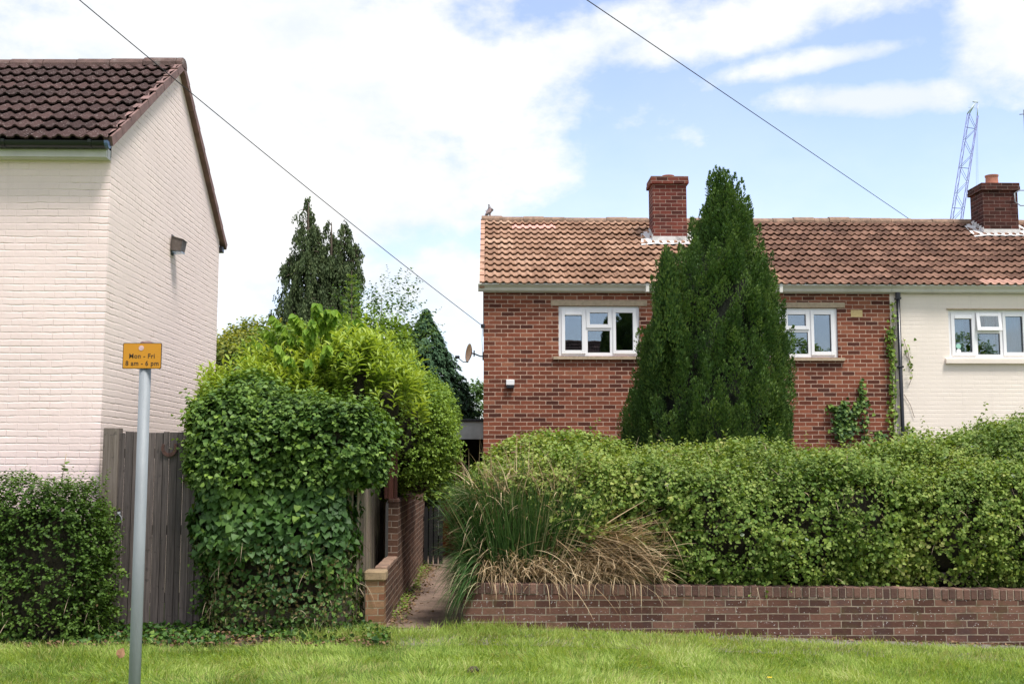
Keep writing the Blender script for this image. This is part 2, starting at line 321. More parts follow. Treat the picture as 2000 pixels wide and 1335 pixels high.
bump(t, b, noise(t, p, 40, 5), .02); M['ground'] = m

# ------------------------------------------------------------------ mesh helpers
COL = S.collection
def world_loc(o):
    v = np.zeros(3)
    while o is not None: v += np.array(o.location); o = o.parent
    return v
def link_mesh(name, V, FL, mat, parent=None, loc=None, smooth=False, tint=None, quads=None, mats=None, fmat=None):
    """V world coordinates; FL list of faces or (n,k) array"""
    me = bpy.data.meshes.new(name); V = np.asarray(V, dtype=np.float64).reshape(-1, 3)
    if parent is not None: org = world_loc(parent)
    else: org = np.array(loc if loc is not None else (0, 0, 0), dtype=float)
    Vl = V - org
    me.vertices.add(len(Vl)); me.vertices.foreach_set('co', Vl.astype(np.float32).ravel())
    if isinstance(FL, np.ndarray): FL = [FL]
    if FL and isinstance(FL[0], np.ndarray):
        idx = np.concatenate([f.ravel() for f in FL]); tl = np.concatenate([np.full(len(f), f.shape[1]) for f in FL])
    else:
        idx = np.array([i for f in FL for i in f]); tl = np.array([len(f) for f in FL])
    st = np.concatenate([[0], np.cumsum(tl)[:-1]])
    me.loops.add(len(idx)); me.loops.foreach_set('vertex_index', idx.astype(np.int32))
    me.polygons.add(len(tl)); me.polygons.foreach_set('loop_start', st.astype(np.int32)); me.polygons.foreach_set('loop_total', tl.astype(np.int32))
    me.update(calc_edges=True)
    me.polygons.foreach_set('use_smooth', np.full(len(tl), bool(smooth)) if not isinstance(smooth, np.ndarray) else smooth)
    if tint is not None:
        a = me.attributes.new('tint', 'FLOAT_COLOR', 'POINT'); T = np.ones((len(Vl), 4), dtype=np.float32); T[:, :tint.shape[1]] = tint
        a.data.foreach_set('color', T.ravel())
    for mm in (mats or [mat]): me.materials.append(mm)
    if fmat is not None: me.polygons.foreach_set('material_index', np.asarray(fmat, dtype=np.int32))
    o = bpy.data.objects.new(name, me); COL.objects.link(o)
    if parent is not None: o.parent = parent
    else: o.location = org
    return o
def thing(name, label, cat, loc, group=None):
    o = bpy.data.objects.new(name, None); COL.objects.link(o); o.location = loc; o.empty_display_size = .2
    tag(o, label, cat, group); return o
def tag(o, label=None, cat=None, group=None, kind=None):
    if label: o['label'] = label
    if cat: o['category'] = cat
    if group: o['group'] = group
    if kind: o['kind'] = kind
    return o
class MB:
    def __init__(s): s.v = []; s.f = []; s.t = []
    def add(s, vs, fs, tint=.5):
        k = len(s.v); s.v += [tuple(v) for v in vs]; s.f += [tuple(i + k for i in f) for f in fs]; s.t += [tint] * len(vs); return s
    def box(s, x0, x1, y0, y1, z0, z1, tint=.5, bev=0.0):
        if bev <= 0:
            v = [(x, y, z) for x in (x0, x1) for y in (y0, y1) for z in (z0, z1)]
            return s.add(v, [(0, 1, 3, 2), (4, 6, 7, 5), (0, 4, 5, 1), (2, 3, 7, 6), (0, 2, 6, 4), (1, 5, 7, 3)], tint)
        b = bev; V = []; idx = {}
        for i, x in enumerate((x0, x1)):
            for j, y in enumerate((y0, y1)):
                for k, z in enumerate((z0, z1)):
                    sx, sy, sz = (1, -1)[i], (1, -1)[j], (1, -1)[k]
                    for ax in range(3):
                        p = [x + sx * b, y + sy * b, z + sz * b]; p[ax] = (x, y, z)[ax]
                        idx[(i, j, k, ax)] = len(V); V.append(tuple(p))
        Fs = []
        for ax in range(3):
            for e in (0, 1):
                q = []
                for a, c in ((0, 0), (0, 1), (1, 1), (1, 0)):
                    key = [0, 0, 0]; o_ = [d for d in range(3) if d != ax]; key[ax] = e; key[o_[0]] = a; key[o_[1]] = c
                    q.append(idx[(*key, ax)])
                if (e == 0) == (ax != 1): q = q[::-1]
                Fs.append(q if True else q)
        for ax in range(3):
            o_ = [d for d in range(3) if d != ax]
            for a in (0, 1):
                for c in (0, 1):
                    k0 = [0, 0, 0]; k0[ax] = 0; k0[o_[0]] = a; k0[o_[1]] = c; k1 = list(k0); k1[ax] = 1
                    Fs.append([idx[(*k0, o_[0])], idx[(*k1, o_[0])], idx[(*k1, o_[1])], idx[(*k0, o_[1])]])
        for i in (0, 1):
            for j in (0, 1):
                for k in (0, 1): Fs.append([idx[(i, j, k, 0)], idx[(i, j, k, 1)], idx[(i, j, k, 2)]])
        return s.add(V, Fs, tint)
    def quad(s, a, b, c, d, tint=.5): return s.add([a, b, c, d], [(0, 1, 2, 3)], tint)
    def tube(s, pts, rad, seg=8, cap=True, tint=.5):
        pts = [Vector(p) for p in pts]; n = len(pts)
        if isinstance(rad, (int, float)): rad = [rad] * n
        V = []; ref = None
        for i, p in enumerate(pts):
            d = (pts[min(i + 1, n - 1)] - pts[max(i - 1, 0)]).normalized()
            if ref is None:
                ref = Vector((0, 0, 1)) if abs(d.z) < .9 else Vector((1, 0, 0))
            a = d.cross(ref).normalized(); b_ = a.cross(d).normalized(); ref = b_
            for k in range(seg):
                an = 2 * math.pi * k / seg; V.append(p + (a * math.cos(an) + b_ * math.sin(an)) * rad[i])
        Fs = [(i * seg + k, i * seg + (k + 1) % seg, (i + 1) * seg + (k + 1) % seg, (i + 1) * seg + k) for i in range(n - 1) for k in range(seg)]
        if cap: Fs += [tuple(range(seg))[::-1], tuple((n - 1) * seg + k for k in range(seg))]
        return s.add(V, Fs, tint)
    def prism(s, poly, axis, a, b, tint=.5):
        """poly 2-D outline extruded along axis (0=x,1=y,2=z)"""
        def mk(p, w):
            if axis == 0: return (w, p[0], p[1])
            if axis == 1: return (p[0], w, p[1])
            return (p[0], p[1], w)
        n = len(poly); V = [mk(p, a) for p in poly] + [mk(p, b) for p in poly]
        Fs = [(i, (i + 1) % n, n + (i + 1) % n, n + i) for i in range(n)] + [tuple(range(n))[::-1], tuple(range(n, 2 * n))]
        return s.add(V, Fs, tint)
    def lathe(s, prof, c, seg=20, axis=2, tint=.5):
        V = []
        for r, h in prof:
            for k in range(seg):
                a = 2 * math.pi * k / seg; p = [r * math.cos(a), r * math.sin(a)]
                v = [p[0], p[1], h] if axis == 2 else ([p[0], h, p[1]] if axis == 1 else [h, p[0], p[1]])
                V.append((v[0] + c[0], v[1] + c[1], v[2] + c[2]))
        n = len(prof)
        Fs = [(i * seg + k, i * seg + (k + 1) % seg, (i + 1) * seg + (k + 1) % seg, (i + 1) * seg + k) for i in range(n - 1) for k in range(seg)]
        Fs += [tuple(range(seg))[::-1], tuple((n - 1) * seg + k for k in range(seg))]
        return s.add(V, Fs, tint)
    def build(s, name, mat, parent=None, loc=None, smooth=False, fix=True):
        t = np.array(s.t)[:, None] * np.ones((1, 3)); t[:, 1:] = 0
        o = link_mesh(name, s.v, s.f, mat, parent, loc, smooth, tint=t)
        if fix:
            import bmesh
            bm = bmesh.new(); bm.from_mesh(o.data); bmesh.ops.recalc_face_normals(bm, faces=bm.faces); bm.to_mesh(o.data); bm.free()
        if smooth:
            for e in ():
                pass
        return o
# value noise
_lat = np.random.default_rng(3).random((64, 64, 64))
def vn(P, sc, oct=1):
    out = 0; amp = 1; tot = 0
    for k in range(oct):
        q = np.asarray(P) * sc * (2 ** k) + 17.3 * k + 100; i = np.floor(q).astype(int); f = q - i; f = f * f * (3 - 2 * f); i &= 63; j = (i + 1) & 63
        def g(a, b, c): return _lat[a[:, 0], b[:, 1], c[:, 2]]
        x0 = (g(i, i, i) * (1 - f[:, 0]) + g(j, i, i) * f[:, 0]) * (1 - f[:, 1]) + (g(i, j, i) * (1 - f[:, 0]) + g(j, j, i) * f[:, 0]) * f[:, 1]
        x1 = (g(i, i, j) * (1 - f[:, 0]) + g(j, i, j) * f[:, 0]) * (1 - f[:, 1]) + (g(i, j, j) * (1 - f[:, 0]) + g(j, j, j) * f[:, 0]) * f[:, 1]
        out = out + amp * (x0 * (1 - f[:, 2]) + x1 * f[:, 2]); tot += amp; amp *= .5
    return out / tot
def nrm(v): return v / (np.linalg.norm(v, axis=-1, keepdims=True) + 1e-9)
SHAPES = {  # (width fraction, length fraction) outline of the right half, with a sunk midrib
    'oval': [(.36, .28), (.42, .6)], 'heart': [(.55, .12), (.42, .55)], 'long': [(.13, .3), (.14, .65)], 'spear': [(.24, .3), (.22, .6)]}
def leaves(P, L, Nn, size, shape='oval', curl=.15, tint=None, fold=.12):
    """returns V, faces list, tint for leaves with base P, length axis L, facing Nn"""
    n = len(P); L = nrm(L); Wd = nrm(np.cross(Nn, L)); Nn = nrm(np.cross(L, Wd)); size = np.broadcast_to(size, (n,))[:, None]
    if shape == 'dia':
        V = np.stack([P, P + (L * .5 + Wd * .22 - Nn * .03) * size, P + (L - Nn * curl) * size, P + (L * .5 - Wd * .22 - Nn * .03) * size], 1)
        b = np.arange(n)[:, None] * 4; Fc = [b + np.array([[0, 1, 2, 3]])]; k = 4
    else:
        (w1, l1), (w2, l2) = SHAPES[shape]
        def q(w, l, h): return P + (L * l + Wd * w + Nn * (h - curl * l * l)) * size
        V = np.stack([q(0, 0, 0), q(w1, l1, fold), q(w2, l2, fold * .8), q(0, 1, 0), q(-w2, l2, fold * .8), q(-w1, l1, fold), q(0, l1, 0), q(0, l2, 0)], 1)
        b = np.arange(n)[:, None] * 8
        Fc = [b + np.array([[6, 1, 2, 7]]), b + np.array([[5, 6, 7, 4]]), b + np.array([[0, 1, 6]]), b + np.array([[0, 6, 5]]), b + np.array([[7, 2, 3]]), b + np.array([[7, 3, 4]])]; k = 8
        Fc = [np.concatenate(Fc[:2]), np.concatenate(Fc[2:])]
    T = np.zeros((n, 3)) if tint is None else tint
    return V.reshape(-1, 3), Fc, np.repeat(T, k, 0)
def merge(parts):
    V = []; Q = []; T3 = []; T = []; k = 0
    for v, fs, t in parts:
        V.append(v); T.append(t)
        for f in fs: (Q if f.shape[1] == 4 else T3).append(f + k)
        k += len(v)
    Fs = ([np.concatenate(Q)] if Q else []) + ([np.concatenate(T3)] if T3 else [])
    return np.concatenate(V), Fs, np.concatenate(T)
def rv(n): return nrm(rng.normal(size=(n, 3)))
UP = np.array([0, 0, 1.0])
def shoots(P, D, length, K, size, shape='oval', spread=.9, face=None, droop=.25, young=.3, tintbase=None, curl=.2, whorl=False, frn=.38):
    """leafy shoots: K leaves along a stem from P in direction D"""
    n = len(P); D = nrm(D); length = np.broadcast_to(length, (n,)); size = np.broadcast_to(size, (n,))
    a = nrm(np.cross(D, rv(n))); b = np.cross(D, a); parts = []; base = rng.random(n) if tintbase is None else tintbase
    for k in range(K):
        f = (k + .6) / K; ang = k * 2.4 + rng.random(n) * .8
        rad = a * np.cos(ang)[:, None] + b * np.sin(ang)[:, None]
        p = P + D * (length * f)[:, None] - UP * (droop * .3 * f * f * length)[:, None]
        l = D * (.35 + .5 * f) + rad * spread - UP * droop * rng.random((n, 1)) * 1.5
        fc = (D * .4 + UP * .9 + rad * .1 if face is None else face) + rv(n) * frn
        t = np.zeros((n, 3)); t[:, 0] = np.clip(base * .6 + rng.random(n) * .4, 0, 1); t[:, 1] = np.clip(young * (f ** 2) * (.3 + rng.random(n)), 0, 1)
        parts.append(leaves(p, l, fc, size * (.75 + .5 * rng.random(n)) * (1.05 - .35 * f), shape, curl, t))
    return merge(parts)
def ribbons(P, D, length, width, bend, segs=5, t0=None, bdir=None):
    """curved grass-like blades"""
    n = len(P); D = nrm(D); length = np.broadcast_to(length, (n,)); width = np.broadcast_to(width, (n,)); bend = np.broadcast_to(bend, (n,))
    side = nrm(np.cross(D, UP + rv(n) * .5)); bd = -UP if bdir is None else bdir
    pts = []; p = P.copy(); d = D.copy(); st = (length / segs)[:, None]
    for k in range(segs + 1):
        w = width * (1 - (k / segs) ** 2.2) * .5 + .0002
        pts += [p - side * w[:, None], p + side * w[:, None]]
        p = p + d * st; d = nrm(d + bd * (bend / segs)[:, None])
    V = np.stack(pts, 1); m_ = 2 * (segs + 1); b = np.arange(n)[:, None] * m_
    Fc = np.concatenate([b + np.array([[2 * k, 2 * k + 1, 2 * k + 3, 2 * k + 2]]) for k in range(segs)])
    T = t0 if t0 is not None else np.stack([rng.random(n), np.zeros(n), np.zeros(n)], 1)
    return V.reshape(-1, 3), [Fc], np.repeat(T, m_, 0)
def tubes_mesh(name, lines, mat, parent, seg=5):
    mb = MB()
    for pts, r in lines: mb.tube(pts, r, seg)
    return mb.build(name, mat, parent, smooth=True, fix=False)
# ------------------------------------------------------------------ the ground and the walls' places
def gz(x): return -0.036 * np.clip(np.asarray(x, dtype=float) - .3, 0, 9)
YW = 12.3                       # garden wall face
YH = 20.1                       # brick house front
YL = 12.35                      # left house front

def wall_holes(mb, x0, x1, z0, z1, Y, holes, depth=.1):
    xs = sorted({x0, x1, *[h[0] for h in holes], *[h[1] for h in holes]}); zs = sorted({z0, z1, *[h[2] for h in holes], *[h[3] for h in holes]})
    for a, b_ in zip(xs, xs[1:]):
        for c, d in zip(zs, zs[1:]):
            mx_, mz = (a + b_) / 2, (c + d) / 2
            if any(h[0] < mx_ < h[1] and h[2] < mz < h[3] for h in holes): continue
            mb.quad((a, Y, c), (b_, Y, c), (b_, Y, d), (a, Y, d))
    for h in holes:
        a, b_, c, d = h; e = Y + depth
        mb.quad((a, Y, c), (a, e, c), (a, e, d), (a, Y, d)); mb.quad((b_, Y, c), (b_, Y, d), (b_, e, d), (b_, e, c))
        mb.quad((a, Y, c), (b_, Y, c), (b_, e, c), (a, e, c)); mb.quad((a, Y, d), (a, e, d), (b_, e, d), (b_, Y, d))

GL = [(.077, .291, .126, .887), (.385, .614, .126, .368), (.36, .636, .487, .927), (.707, .923, .126, .887)]
SA = [(.036, .332, .06, .955), (.344, .652, .06, .437), None, (.672, .963, .06, .955)]
def window(parent, x0, x1, z0, z1, Y, open_top=False, flip=False):
    w, h = x1 - x0, z1 - z0; yf = Y + .035
    def rc(g): return (x0 + g[0] * w, x0 + g[1] * w, z1 - g[3] * h, z1 - g[2] * h)
    mb = MB(); wall_holes(mb, x0 + .001, x1 - .001, z0 + .001, z1 - .001, yf, [rc(g) for g in GL], .05)
    panes = []
    for i, (g, s_) in enumerate(zip(GL, SA)):
        a, b_, c, d = rc(g); op = open_top and i == 1
        yp = yf + .03
        if s_:
            A, B, C_, D = rc(s_); y0 = yf - .018; sub = MB()
            sub.box(A, a + .004, y0, yf + .01, C_, D, bev=.004); sub.box(b_ - .004, B, y0, yf + .01, C_, D, bev=.004)
            sub.box(a + .0045, b_ - .0045, y0 + .001, yf + .009, C_ + .001, c + .004, bev=.003); sub.box(a + .0045, b_ - .0045, y0 + .001, yf + .009, d - .004, D - .001, bev=.003)
            k = len(mb.v)
            if op:
                ang = R(9)
                sub.v = [(x, y0 + (y - y0) * math.cos(ang) - (D - z) * math.sin(ang) - .01, D - (D - z) * math.cos(ang) - (y - y0) * math.sin(ang)) for x, y, z in sub.v]
            mb.add(sub.v, sub.f)
        if i == 0: mb.box(a + .003, b_ - .003, yf - .03, yf + .03, d - .05, d - .004, bev=.004)     # trickle vent
        if op:
            P = [(x, y, z) for x, y, z in ((a - .005, yp, c - .005), (b_ + .005, yp, c - .005), (b_ + .005, yp, d + .005), (a - .005, yp, d + .005))]
            P = [(x, yf - .018 - (D - z) * math.sin(ang) - .005, D - (D - z) * math.cos(ang)) for x, y, z in P]
        else: P = [(a - .005, yp, c - .005), (b_ + .005, yp, c - .005), (b_ + .005, yp, d + .005), (a - .005, yp, d + .005)]
        panes.append(P)
    if flip: pass
    fr = mb.build('window', M['white_upvc'], parent, fix=False)
    for P in panes:
        q = MB(); q.quad(*P); q.quad(*[(x, y + .006, z) for x, y, z in P]).build('pane', M['glass'], fr, fix=False)
    rb = MB()                                                           # black rubber seals round the panes
    for i, g in enumerate(GL):
        if open_top and i == 1: continue
        a, b_, c, d = rc(g)
        if i == 0: d -= .045
        t_ = .006; y0, y1 = yf + .018, yf + .029
        rb.box(a, a + t_, y0, y1, c, d); rb.box(b_ - t_, b_, y0, y1, c, d); rb.box(a + t_, b_ - t_, y0, y1, c, c + t_); rb.box(a + t_, b_ - t_, y0, y1, d - t_, d)
    rb.build('seal', M['black_plastic'], fr)
    return fr

def tiles(name, parent, x0, x1, eave, ridge, mats, gauge=.345, tw=.3, roll=.036, matfn=None, tintfn=None, dirn=1):
    (y0, z0), (y1, z1) = eave, ridge; L = math.hypot(y1 - y0, z1 - z0); sy, sz = (y1 - y0) / L, (z1 - z0) / L
    nC = max(1, round(L / gauge)); g = L / nC; nT = int(math.ceil((x1 - x0) / tw)); us = np.linspace(0, 1, 17)
    ph = (us * 2) % 1.0; prof = roll * np.clip(np.cos((ph - .5) * math.pi / .54), 0, 1) ** .8; prof[-1] = prof[0]
    ny, nz = -sz * (1 if dirn > 0 else 1), sy
    if nz < 0: ny, nz = -ny, -nz
    V = []; Fc = []; T = []; fm = []; sm = []; k = 0
    for c in range(nC):
        for i in range(nT):
            jz = rng.normal() * .0025; xs = x0 + (i + us) * tw; xs = np.minimum(xs, x1)
            sk = rng.normal() * .004; v0 = c * g - (.0 if c else .03) + rng.normal() * .003; v1 = (c + 1) * g + (.02 if c < nC - 1 else 0)
            rows = []
            for v, off in ((v0 + .004, .030), (v0, .050), (v0 + .012, .054), (v1, .006)):
                h = off + prof * (1 if off > .005 else .9) + jz
                rows.append(np.stack([xs, y0 + sy * (v + sk * (us - .5)) + ny * h, z0 + sz * (v + sk * (us - .5)) + nz * h], 1))
            V.append(np.concatenate(rows)); n = 17
            f = [(k + r * n + j, k + r * n + j + 1, k + (r + 1) * n + j + 1, k + (r + 1) * n + j) for r in range(3) for j in range(n - 1)]
            Fc += f; sm += [False] * 32 + [True] * 16; k += 4 * n; xm = x0 + (i + .5) * tw; r_ = rng.random(); t = [r_, 0, 0]
            if tintfn: t = tintfn(xm, c, nC, r_)
            T += [t] * (4 * n); fm += [matfn(xm) if matfn else 0] * len(f)
    o = link_mesh(name, np.concatenate(V), np.array(Fc), None, parent, tint=np.array(T), mats=mats, fmat=fm, smooth=np.array(sm))
    return o
def ridge_tiles(name, parent, x0, x1, Y, Z, mat, r=.13, sag=0.0, verges=True):
    mb = MB(); x = x0; i = 0
    while x < x1:
        e = min(x + .44, x1); dz = rng.normal() * .006 - sag * math.sin(math.pi * (x - x0) / (x1 - x0)); rr = r * (1 + rng.normal() * .02)
        n = 9; V = []
        for xx, r2 in ((x, rr), (e - .012, rr), (e - .012, rr - .015), (e + .0, rr - .015)):
            for k in range(n):
                a = math.pi * (k / (n - 1)); a = a * 1.16 - .08 * math.pi; V.append((xx, Y - math.cos(a) * r2 * 1.05, Z - .045 + math.sin(a) * r2 * .85 + dz))
        Fs = [(q * n + k, q * n + k + 1, (q + 1) * n + k + 1, (q + 1) * n + k) for q in range(3) for k in range(n - 1)] + [tuple(range(n)), tuple(range(3 * n, 4 * n))]
        mb.add(V, Fs); x = e; i += 1
    return mb.build(name, mat, parent)

# ------------------------------------------------------------------ left house
XC = UX(217, 310, YL); ZE = UZ(217, 309, YL)
YB = 17.45; YR = (YL + YB) / 2; ZR = UZ(345, 130, YR); XL0 = -12.5
house = thing('painted_house', 'pinkish cream painted brick house with dark brown tiled roof, its gable beside the wooden gate', 'house', (XC, YL, 0))
mb = MB()
mb.quad((XL0, YL, -.3), (XC, YL, -.3), (XC, YL, ZE), (XL0, YL, ZE)); mb.quad((XL0, YB, -.3), (XL0, YB, ZE), (XC, YB, ZE), (XC, YB, -.3))
sl_ = (ZR - ZE) / (YR - YL)
for x in (XL0,): mb.add([(x, YL, -.3), (x, YB, -.3), (x, YB, ZE + .06), (x, YR, ZR - .04), (x, YL, ZE + .06)], [(0, 1, 2, 3, 4)])
mb.build('wall', M['cream_paint'], house, fix=False)
mb = MB(); mb.add([(XC, YL, -.3), (XC, YB, -.3), (XC, YB, ZE + .16), (XC, YR, ZR - .04), (XC, YL, ZE + .2)], [(0, 1, 2, 3, 4)]); mb.build('gable_wall', M['gable_paint'], house, fix=False)
ov = .26
def dt(x, c, n, r): return [min(1, r * .8 + .1), 0, 0]
tiles('roof', house, XL0, XC + .05, (YL - ov * .8, ZE + .135), (YR, ZR), [M['tile_brown']], tw=.3, roll=.032, gauge=.315, tintfn=dt)
mb = MB(); mb.quad((XL0, YR, ZR), (XC + .05, YR, ZR), (XC + .05, YB + .2, ZE + .06), (XL0, YB + .2, ZE + .06)); mb.build('rear_roof', M['tile_brown'], house)
ridge_tiles('ridge', house, XL0, XC + .08, YR, ZR + .05, M['ridge_dark'], sag=.05)
# verge: cloaked tiles stepping down both slopes of the gable
for (ya, za, yb, zb) in ((YL - .2, ZE + .135, YR + .02, ZR + .03), (YB + .2, ZE + .02, YR - .02, ZR + .03)):
    mb = MB(); n = 9; d = np.array([yb - ya, zb - za]); d = d / n; nn = np.array([-d[1], d[0]]) / np.linalg.norm(d)
    if nn[1] < 0: nn = -nn
    for k in range(n):
        p0 = np.array([ya, za]) + d * k; p1 = p0 + d * 1.03; h0, h1 = .055, .035
        poly = [p0 - nn * .055, p1 - nn * .055, p1 + nn * h1, p0 + nn * h0]; mb.prism([tuple(q) for q in poly], 0, XC - .02, XC + .075)
    mb.build('verge', M['verge'], house)
mb = MB(); mb.box(XL0, XC - .005, YL - .10, YL - .002, ZE - .03, ZE + .08); mb.box(XL0, XC - .01, YL - .13, YL - .1, ZE - .02, ZE + .06); mb.build('soffit', M['soffit'], house)
# half-round gutter
mb = MB(); n = 9; gy, gzc, gr = YL - .20, ZE + .125, .066; V = []
for x in (XL0, XC + .02):
    for rr in (gr, gr - .004):
        for k in range(n): a = math.pi + math.pi * k / (n - 1); V.append((x, gy + math.cos(a) * rr, gzc + math.sin(a) * rr))
Fs = []
for k in range(n - 1): Fs += [(k, k + 1, 2 * n + k + 1, 2 * n + k), (n + k, 3 * n + k, 3 * n + k + 1, n + k + 1)]
mb.add(V, Fs); gut = mb.build('gutter', M['black_plastic'], house, smooth=True)
mb = MB(); mb.prism([(gy + math.cos(math.pi + math.pi * k / 8) * .072, gzc + math.sin(math.pi + math.pi * k / 8) * .072) for k in range(9)], 0, XC + .005, XC + .045); mb.build('gutter_end', M['blue_cap'], gut)
for xx in (XC - .17, XC - 1.1, XC - 2.0, XC - 2.9):
    mb = MB(); mb.prism([(gy + math.cos(math.pi + math.pi * k / 8) * .076, gzc + .012 + math.sin(math.pi + math.pi * k / 8) * .084) for k in range(9)], 0, xx, xx + .035); mb.box(xx + .004, xx + .03, gy, YL - .131, gzc - .05, gzc + .0); mb.build('gutter_bracket', M['black_plastic'], gut)
mb = MB(); mb.box(XC - .3, XC + .05, YB + .02, YB + .13, ZE - .09, ZE + .0, bev=.01); mb.build('rear_gutter', M['black_plastic'], house)
# floodlight on the gable
yf_, zf_ = 14.85, UZ(352, 478, 14.85)
fl = thing('floodlight', 'brown-grey outdoor floodlight mounted on the white gable wall', 'lamp', (XC, yf_, zf_))
MB().box(XC, XC + .018, yf_ - .05, yf_ + .04, zf_ - .14, zf_ + .13, bev=.004).build('mounting_plate', M['galv_dark'], fl)
mb = MB(); P = [(XC + .018, zf_ + .09), (XC + .018, zf_ - .085), (XC + .14, zf_ - .10), (XC + .165, zf_ + .045)]
V = []
for y in (yf_ - .10, yf_ + .10): V += [(x, y, z) for x, z in P]
mb.add(V, [(0, 1, 2, 3), (7, 6, 5, 4), (0, 4, 5, 1), (1, 5, 6, 2), (2, 6, 7, 3), (3, 7, 4, 0)])
mb.box(XC + .018, XC + .175, yf_ - .11, yf_ + .11, zf_ + .0912, zf_ + .1)
mb.v[-8:] = [(x, y, z - (.045 if x > XC + .1 else 0)) for x, y, z in mb.v[-8:]]
mb.build('lamp_housing', M['lamp_grey'], fl)
MB().box(XC + .03, XC + .15, yf_ - .085, yf_ + .085, zf_ - .112, zf_ - .1).build('lamp_glass', M['glass'], fl)

# ------------------------------------------------------------------ brick house and its cream neighbour
XB0 = UX(944.5, 700, YH); XB1 = UX(1740, 650, YH); XW1 = XB1 + 9.0
ZB = UZ(1300, 571, YH); YBR = 23.6; ZBR = UZ(1150, 433, YBR); YBB = 27.1; XSP = UX(1500, 500, 21.5)
bh = thing('brick_house', 'red brick house with orange pantiled roof behind the big dark evergreen', 'house', (XB0, YH, 0))
def winrect(xa, xb, ya, yb): return (UX(xa, ya, YH), UX(xb, ya, YH), UZ((xa + xb) / 2, yb, YH), UZ((xa + xb) / 2, ya, YH))
w1 = winrect(1091, 1248.5, 597.5, 695); w2 = winrect(1477.5, 1635, 601, 697.5); w3 = winrect(1851.5, 2011, 605, 698.5)
ww = w1[1] - w1[0]; w3 = (w3[0], w3[0] + ww * 1.02, w3[2], w3[3])
mb = MB(); wall_holes(mb, XB0, XB1, -.4, ZB + .05, YH, [w1, w2], .12)
mb.quad((XB0, YBB, -.4), (XB0, YBB, ZB), (XB1, YBB, ZB), (XB1, YBB, -.4))
for x in (XB0, XB1 - .002): mb.add([(x, YH, -.4), (x, YBB, -.4), (x, YBB, ZB), (x, YBR, ZBR - .05), (x, YH, ZB)], [(0, 1, 2, 3, 4)])
mb.build('wall', M['brick'], bh, fix=False)
MB().box(XB0 + .05, XB1 - .05, YH + 3.0, YH + 3.05, 2.0, ZB).build('room_shade_panel', M['dark_wall'], bh)  # dark panel added behind the windows; room shade is in its colour
window(bh, *w1, YH); window(bh, *w2, YH)
def lintel(par, w, mat, ext=.14, h=.1, pr=.012):
    MB().box(w[0] - ext, w[1] + ext, YH - pr, YH + .11, w[3] + .002, w[3] + h, bev=.006).build('lintel', mat, par)
def sill(par, w, mat, ext=.10, h=.062, pr=.055):
    mb = MB(); mb.prism([(YH + .1, w[2] - .001), (YH - pr, w[2] - .012), (YH - pr, w[2] - h), (YH + .1, w[2] - h)], 0, w[0] - ext, w[1] + ext); mb.build('sill', mat, par)
lintel(bh, w1, M['lintel']); lintel(bh, w2, M['lintel']); sill(bh, w1, M['lintel']); sill(bh, w2, M['lintel'])
xa, za = U(1661.5, 605, YH); xb, zb = U(1684.5, 619, YH)
MB().box(xa, xb, YH - .006, YH + .02, zb, za).build('stone_block', M['stone_block'], bh)
def otint(x, c, n, r):
    X0, X1 = UX(1025, 450, 22.6), UX(1084, 450, 22.6)
    if c == n - 2 and X0 - .1 < x < X1 + .05: return [r, .92, 0]
    return [min(1, r * .75 + .25 * (1 - (x - XB0) / 8)), 0, 0]
eY, eZ = YH - .16, UZ(1300, 557, YH - .16)
XRS = XB0 - .03 + .3 * round((XB1 - XB0 + .03) / .3)
tiles('roof', bh, XB0 - .03, XRS, (eY, eZ), (YBR, ZBR), [M['tile_orange'], M['tile_worn']], matfn=lambda x: 0 if x < XSP + .3 * math.sin(x * 9) else 1, tintfn=otint)
mb = MB(); mb.quad((XB0 - .03, YBR, ZBR), (XB1, YBR, ZBR), (XB1, YBB + .15, ZB), (XB0 - .03, YBB + .15, ZB)); mb.build('rear_roof', M['tile_worn'], bh)
ridge_tiles('ridge', bh, XB0 - .06, XB1, YBR, ZBR + .05, M['ridge'], sag=.03)
mb = MB(); n = 11; d = np.array([YBR - eY, ZBR - eZ]) / n; nn = np.array([-d[1], d[0]]) / np.linalg.norm(d)
for k in range(n):
    p0 = np.array([eY, eZ]) + d * k; p1 = p0 + d * 1.03
    mb.prism([tuple(q) for q in (p0 - nn * .06, p1 - nn * .06, p1 + nn * .045, p0 + nn * .065)], 0, XB0 - .075, XB0 + .01)
mb.build('verge', M['verge2'], bh)
def ogee(par, x0, x1):
    y, z = YH - .035, UZ(1300, 571, YH); t = UZ(1300, 557, YH)  ; h = t - z
    poly = [(y, z), (y - .06, z + .004), (y - .075, z + h * .2), (y - .085, z + h * .45), (y - .125, z + h * .72), (y - .135, z + h * .8), (y - .15, z + h * .82), (y - .15, z + h), (y - .14, z + h), (y - .13, z + h * .86), (y, z + h * .86)]
    mb = MB(); mb.prism(poly, 0, x0, x1); g_ = mb.build('gutter', M['gutter'], par)
    return g_
g1 = ogee(bh, UX(934, 560, YH - .1), XB1 - .002)
for xp in (1520, 1260):
    xx = UX(xp, 560, YH - .1); MB().box(xx, xx + .06, YH - .19, YH - .04, UZ(1300, 573, YH), UZ(1300, 556, YH), bev=.004).build('gutter_joint', M['gutter'], g1)
MB().box(XB0 + .002, XB1, YH - .034, YH - .002, UZ(1300, 572.5, YH), eZ - .02).build('fascia', M['soffit'], bh)
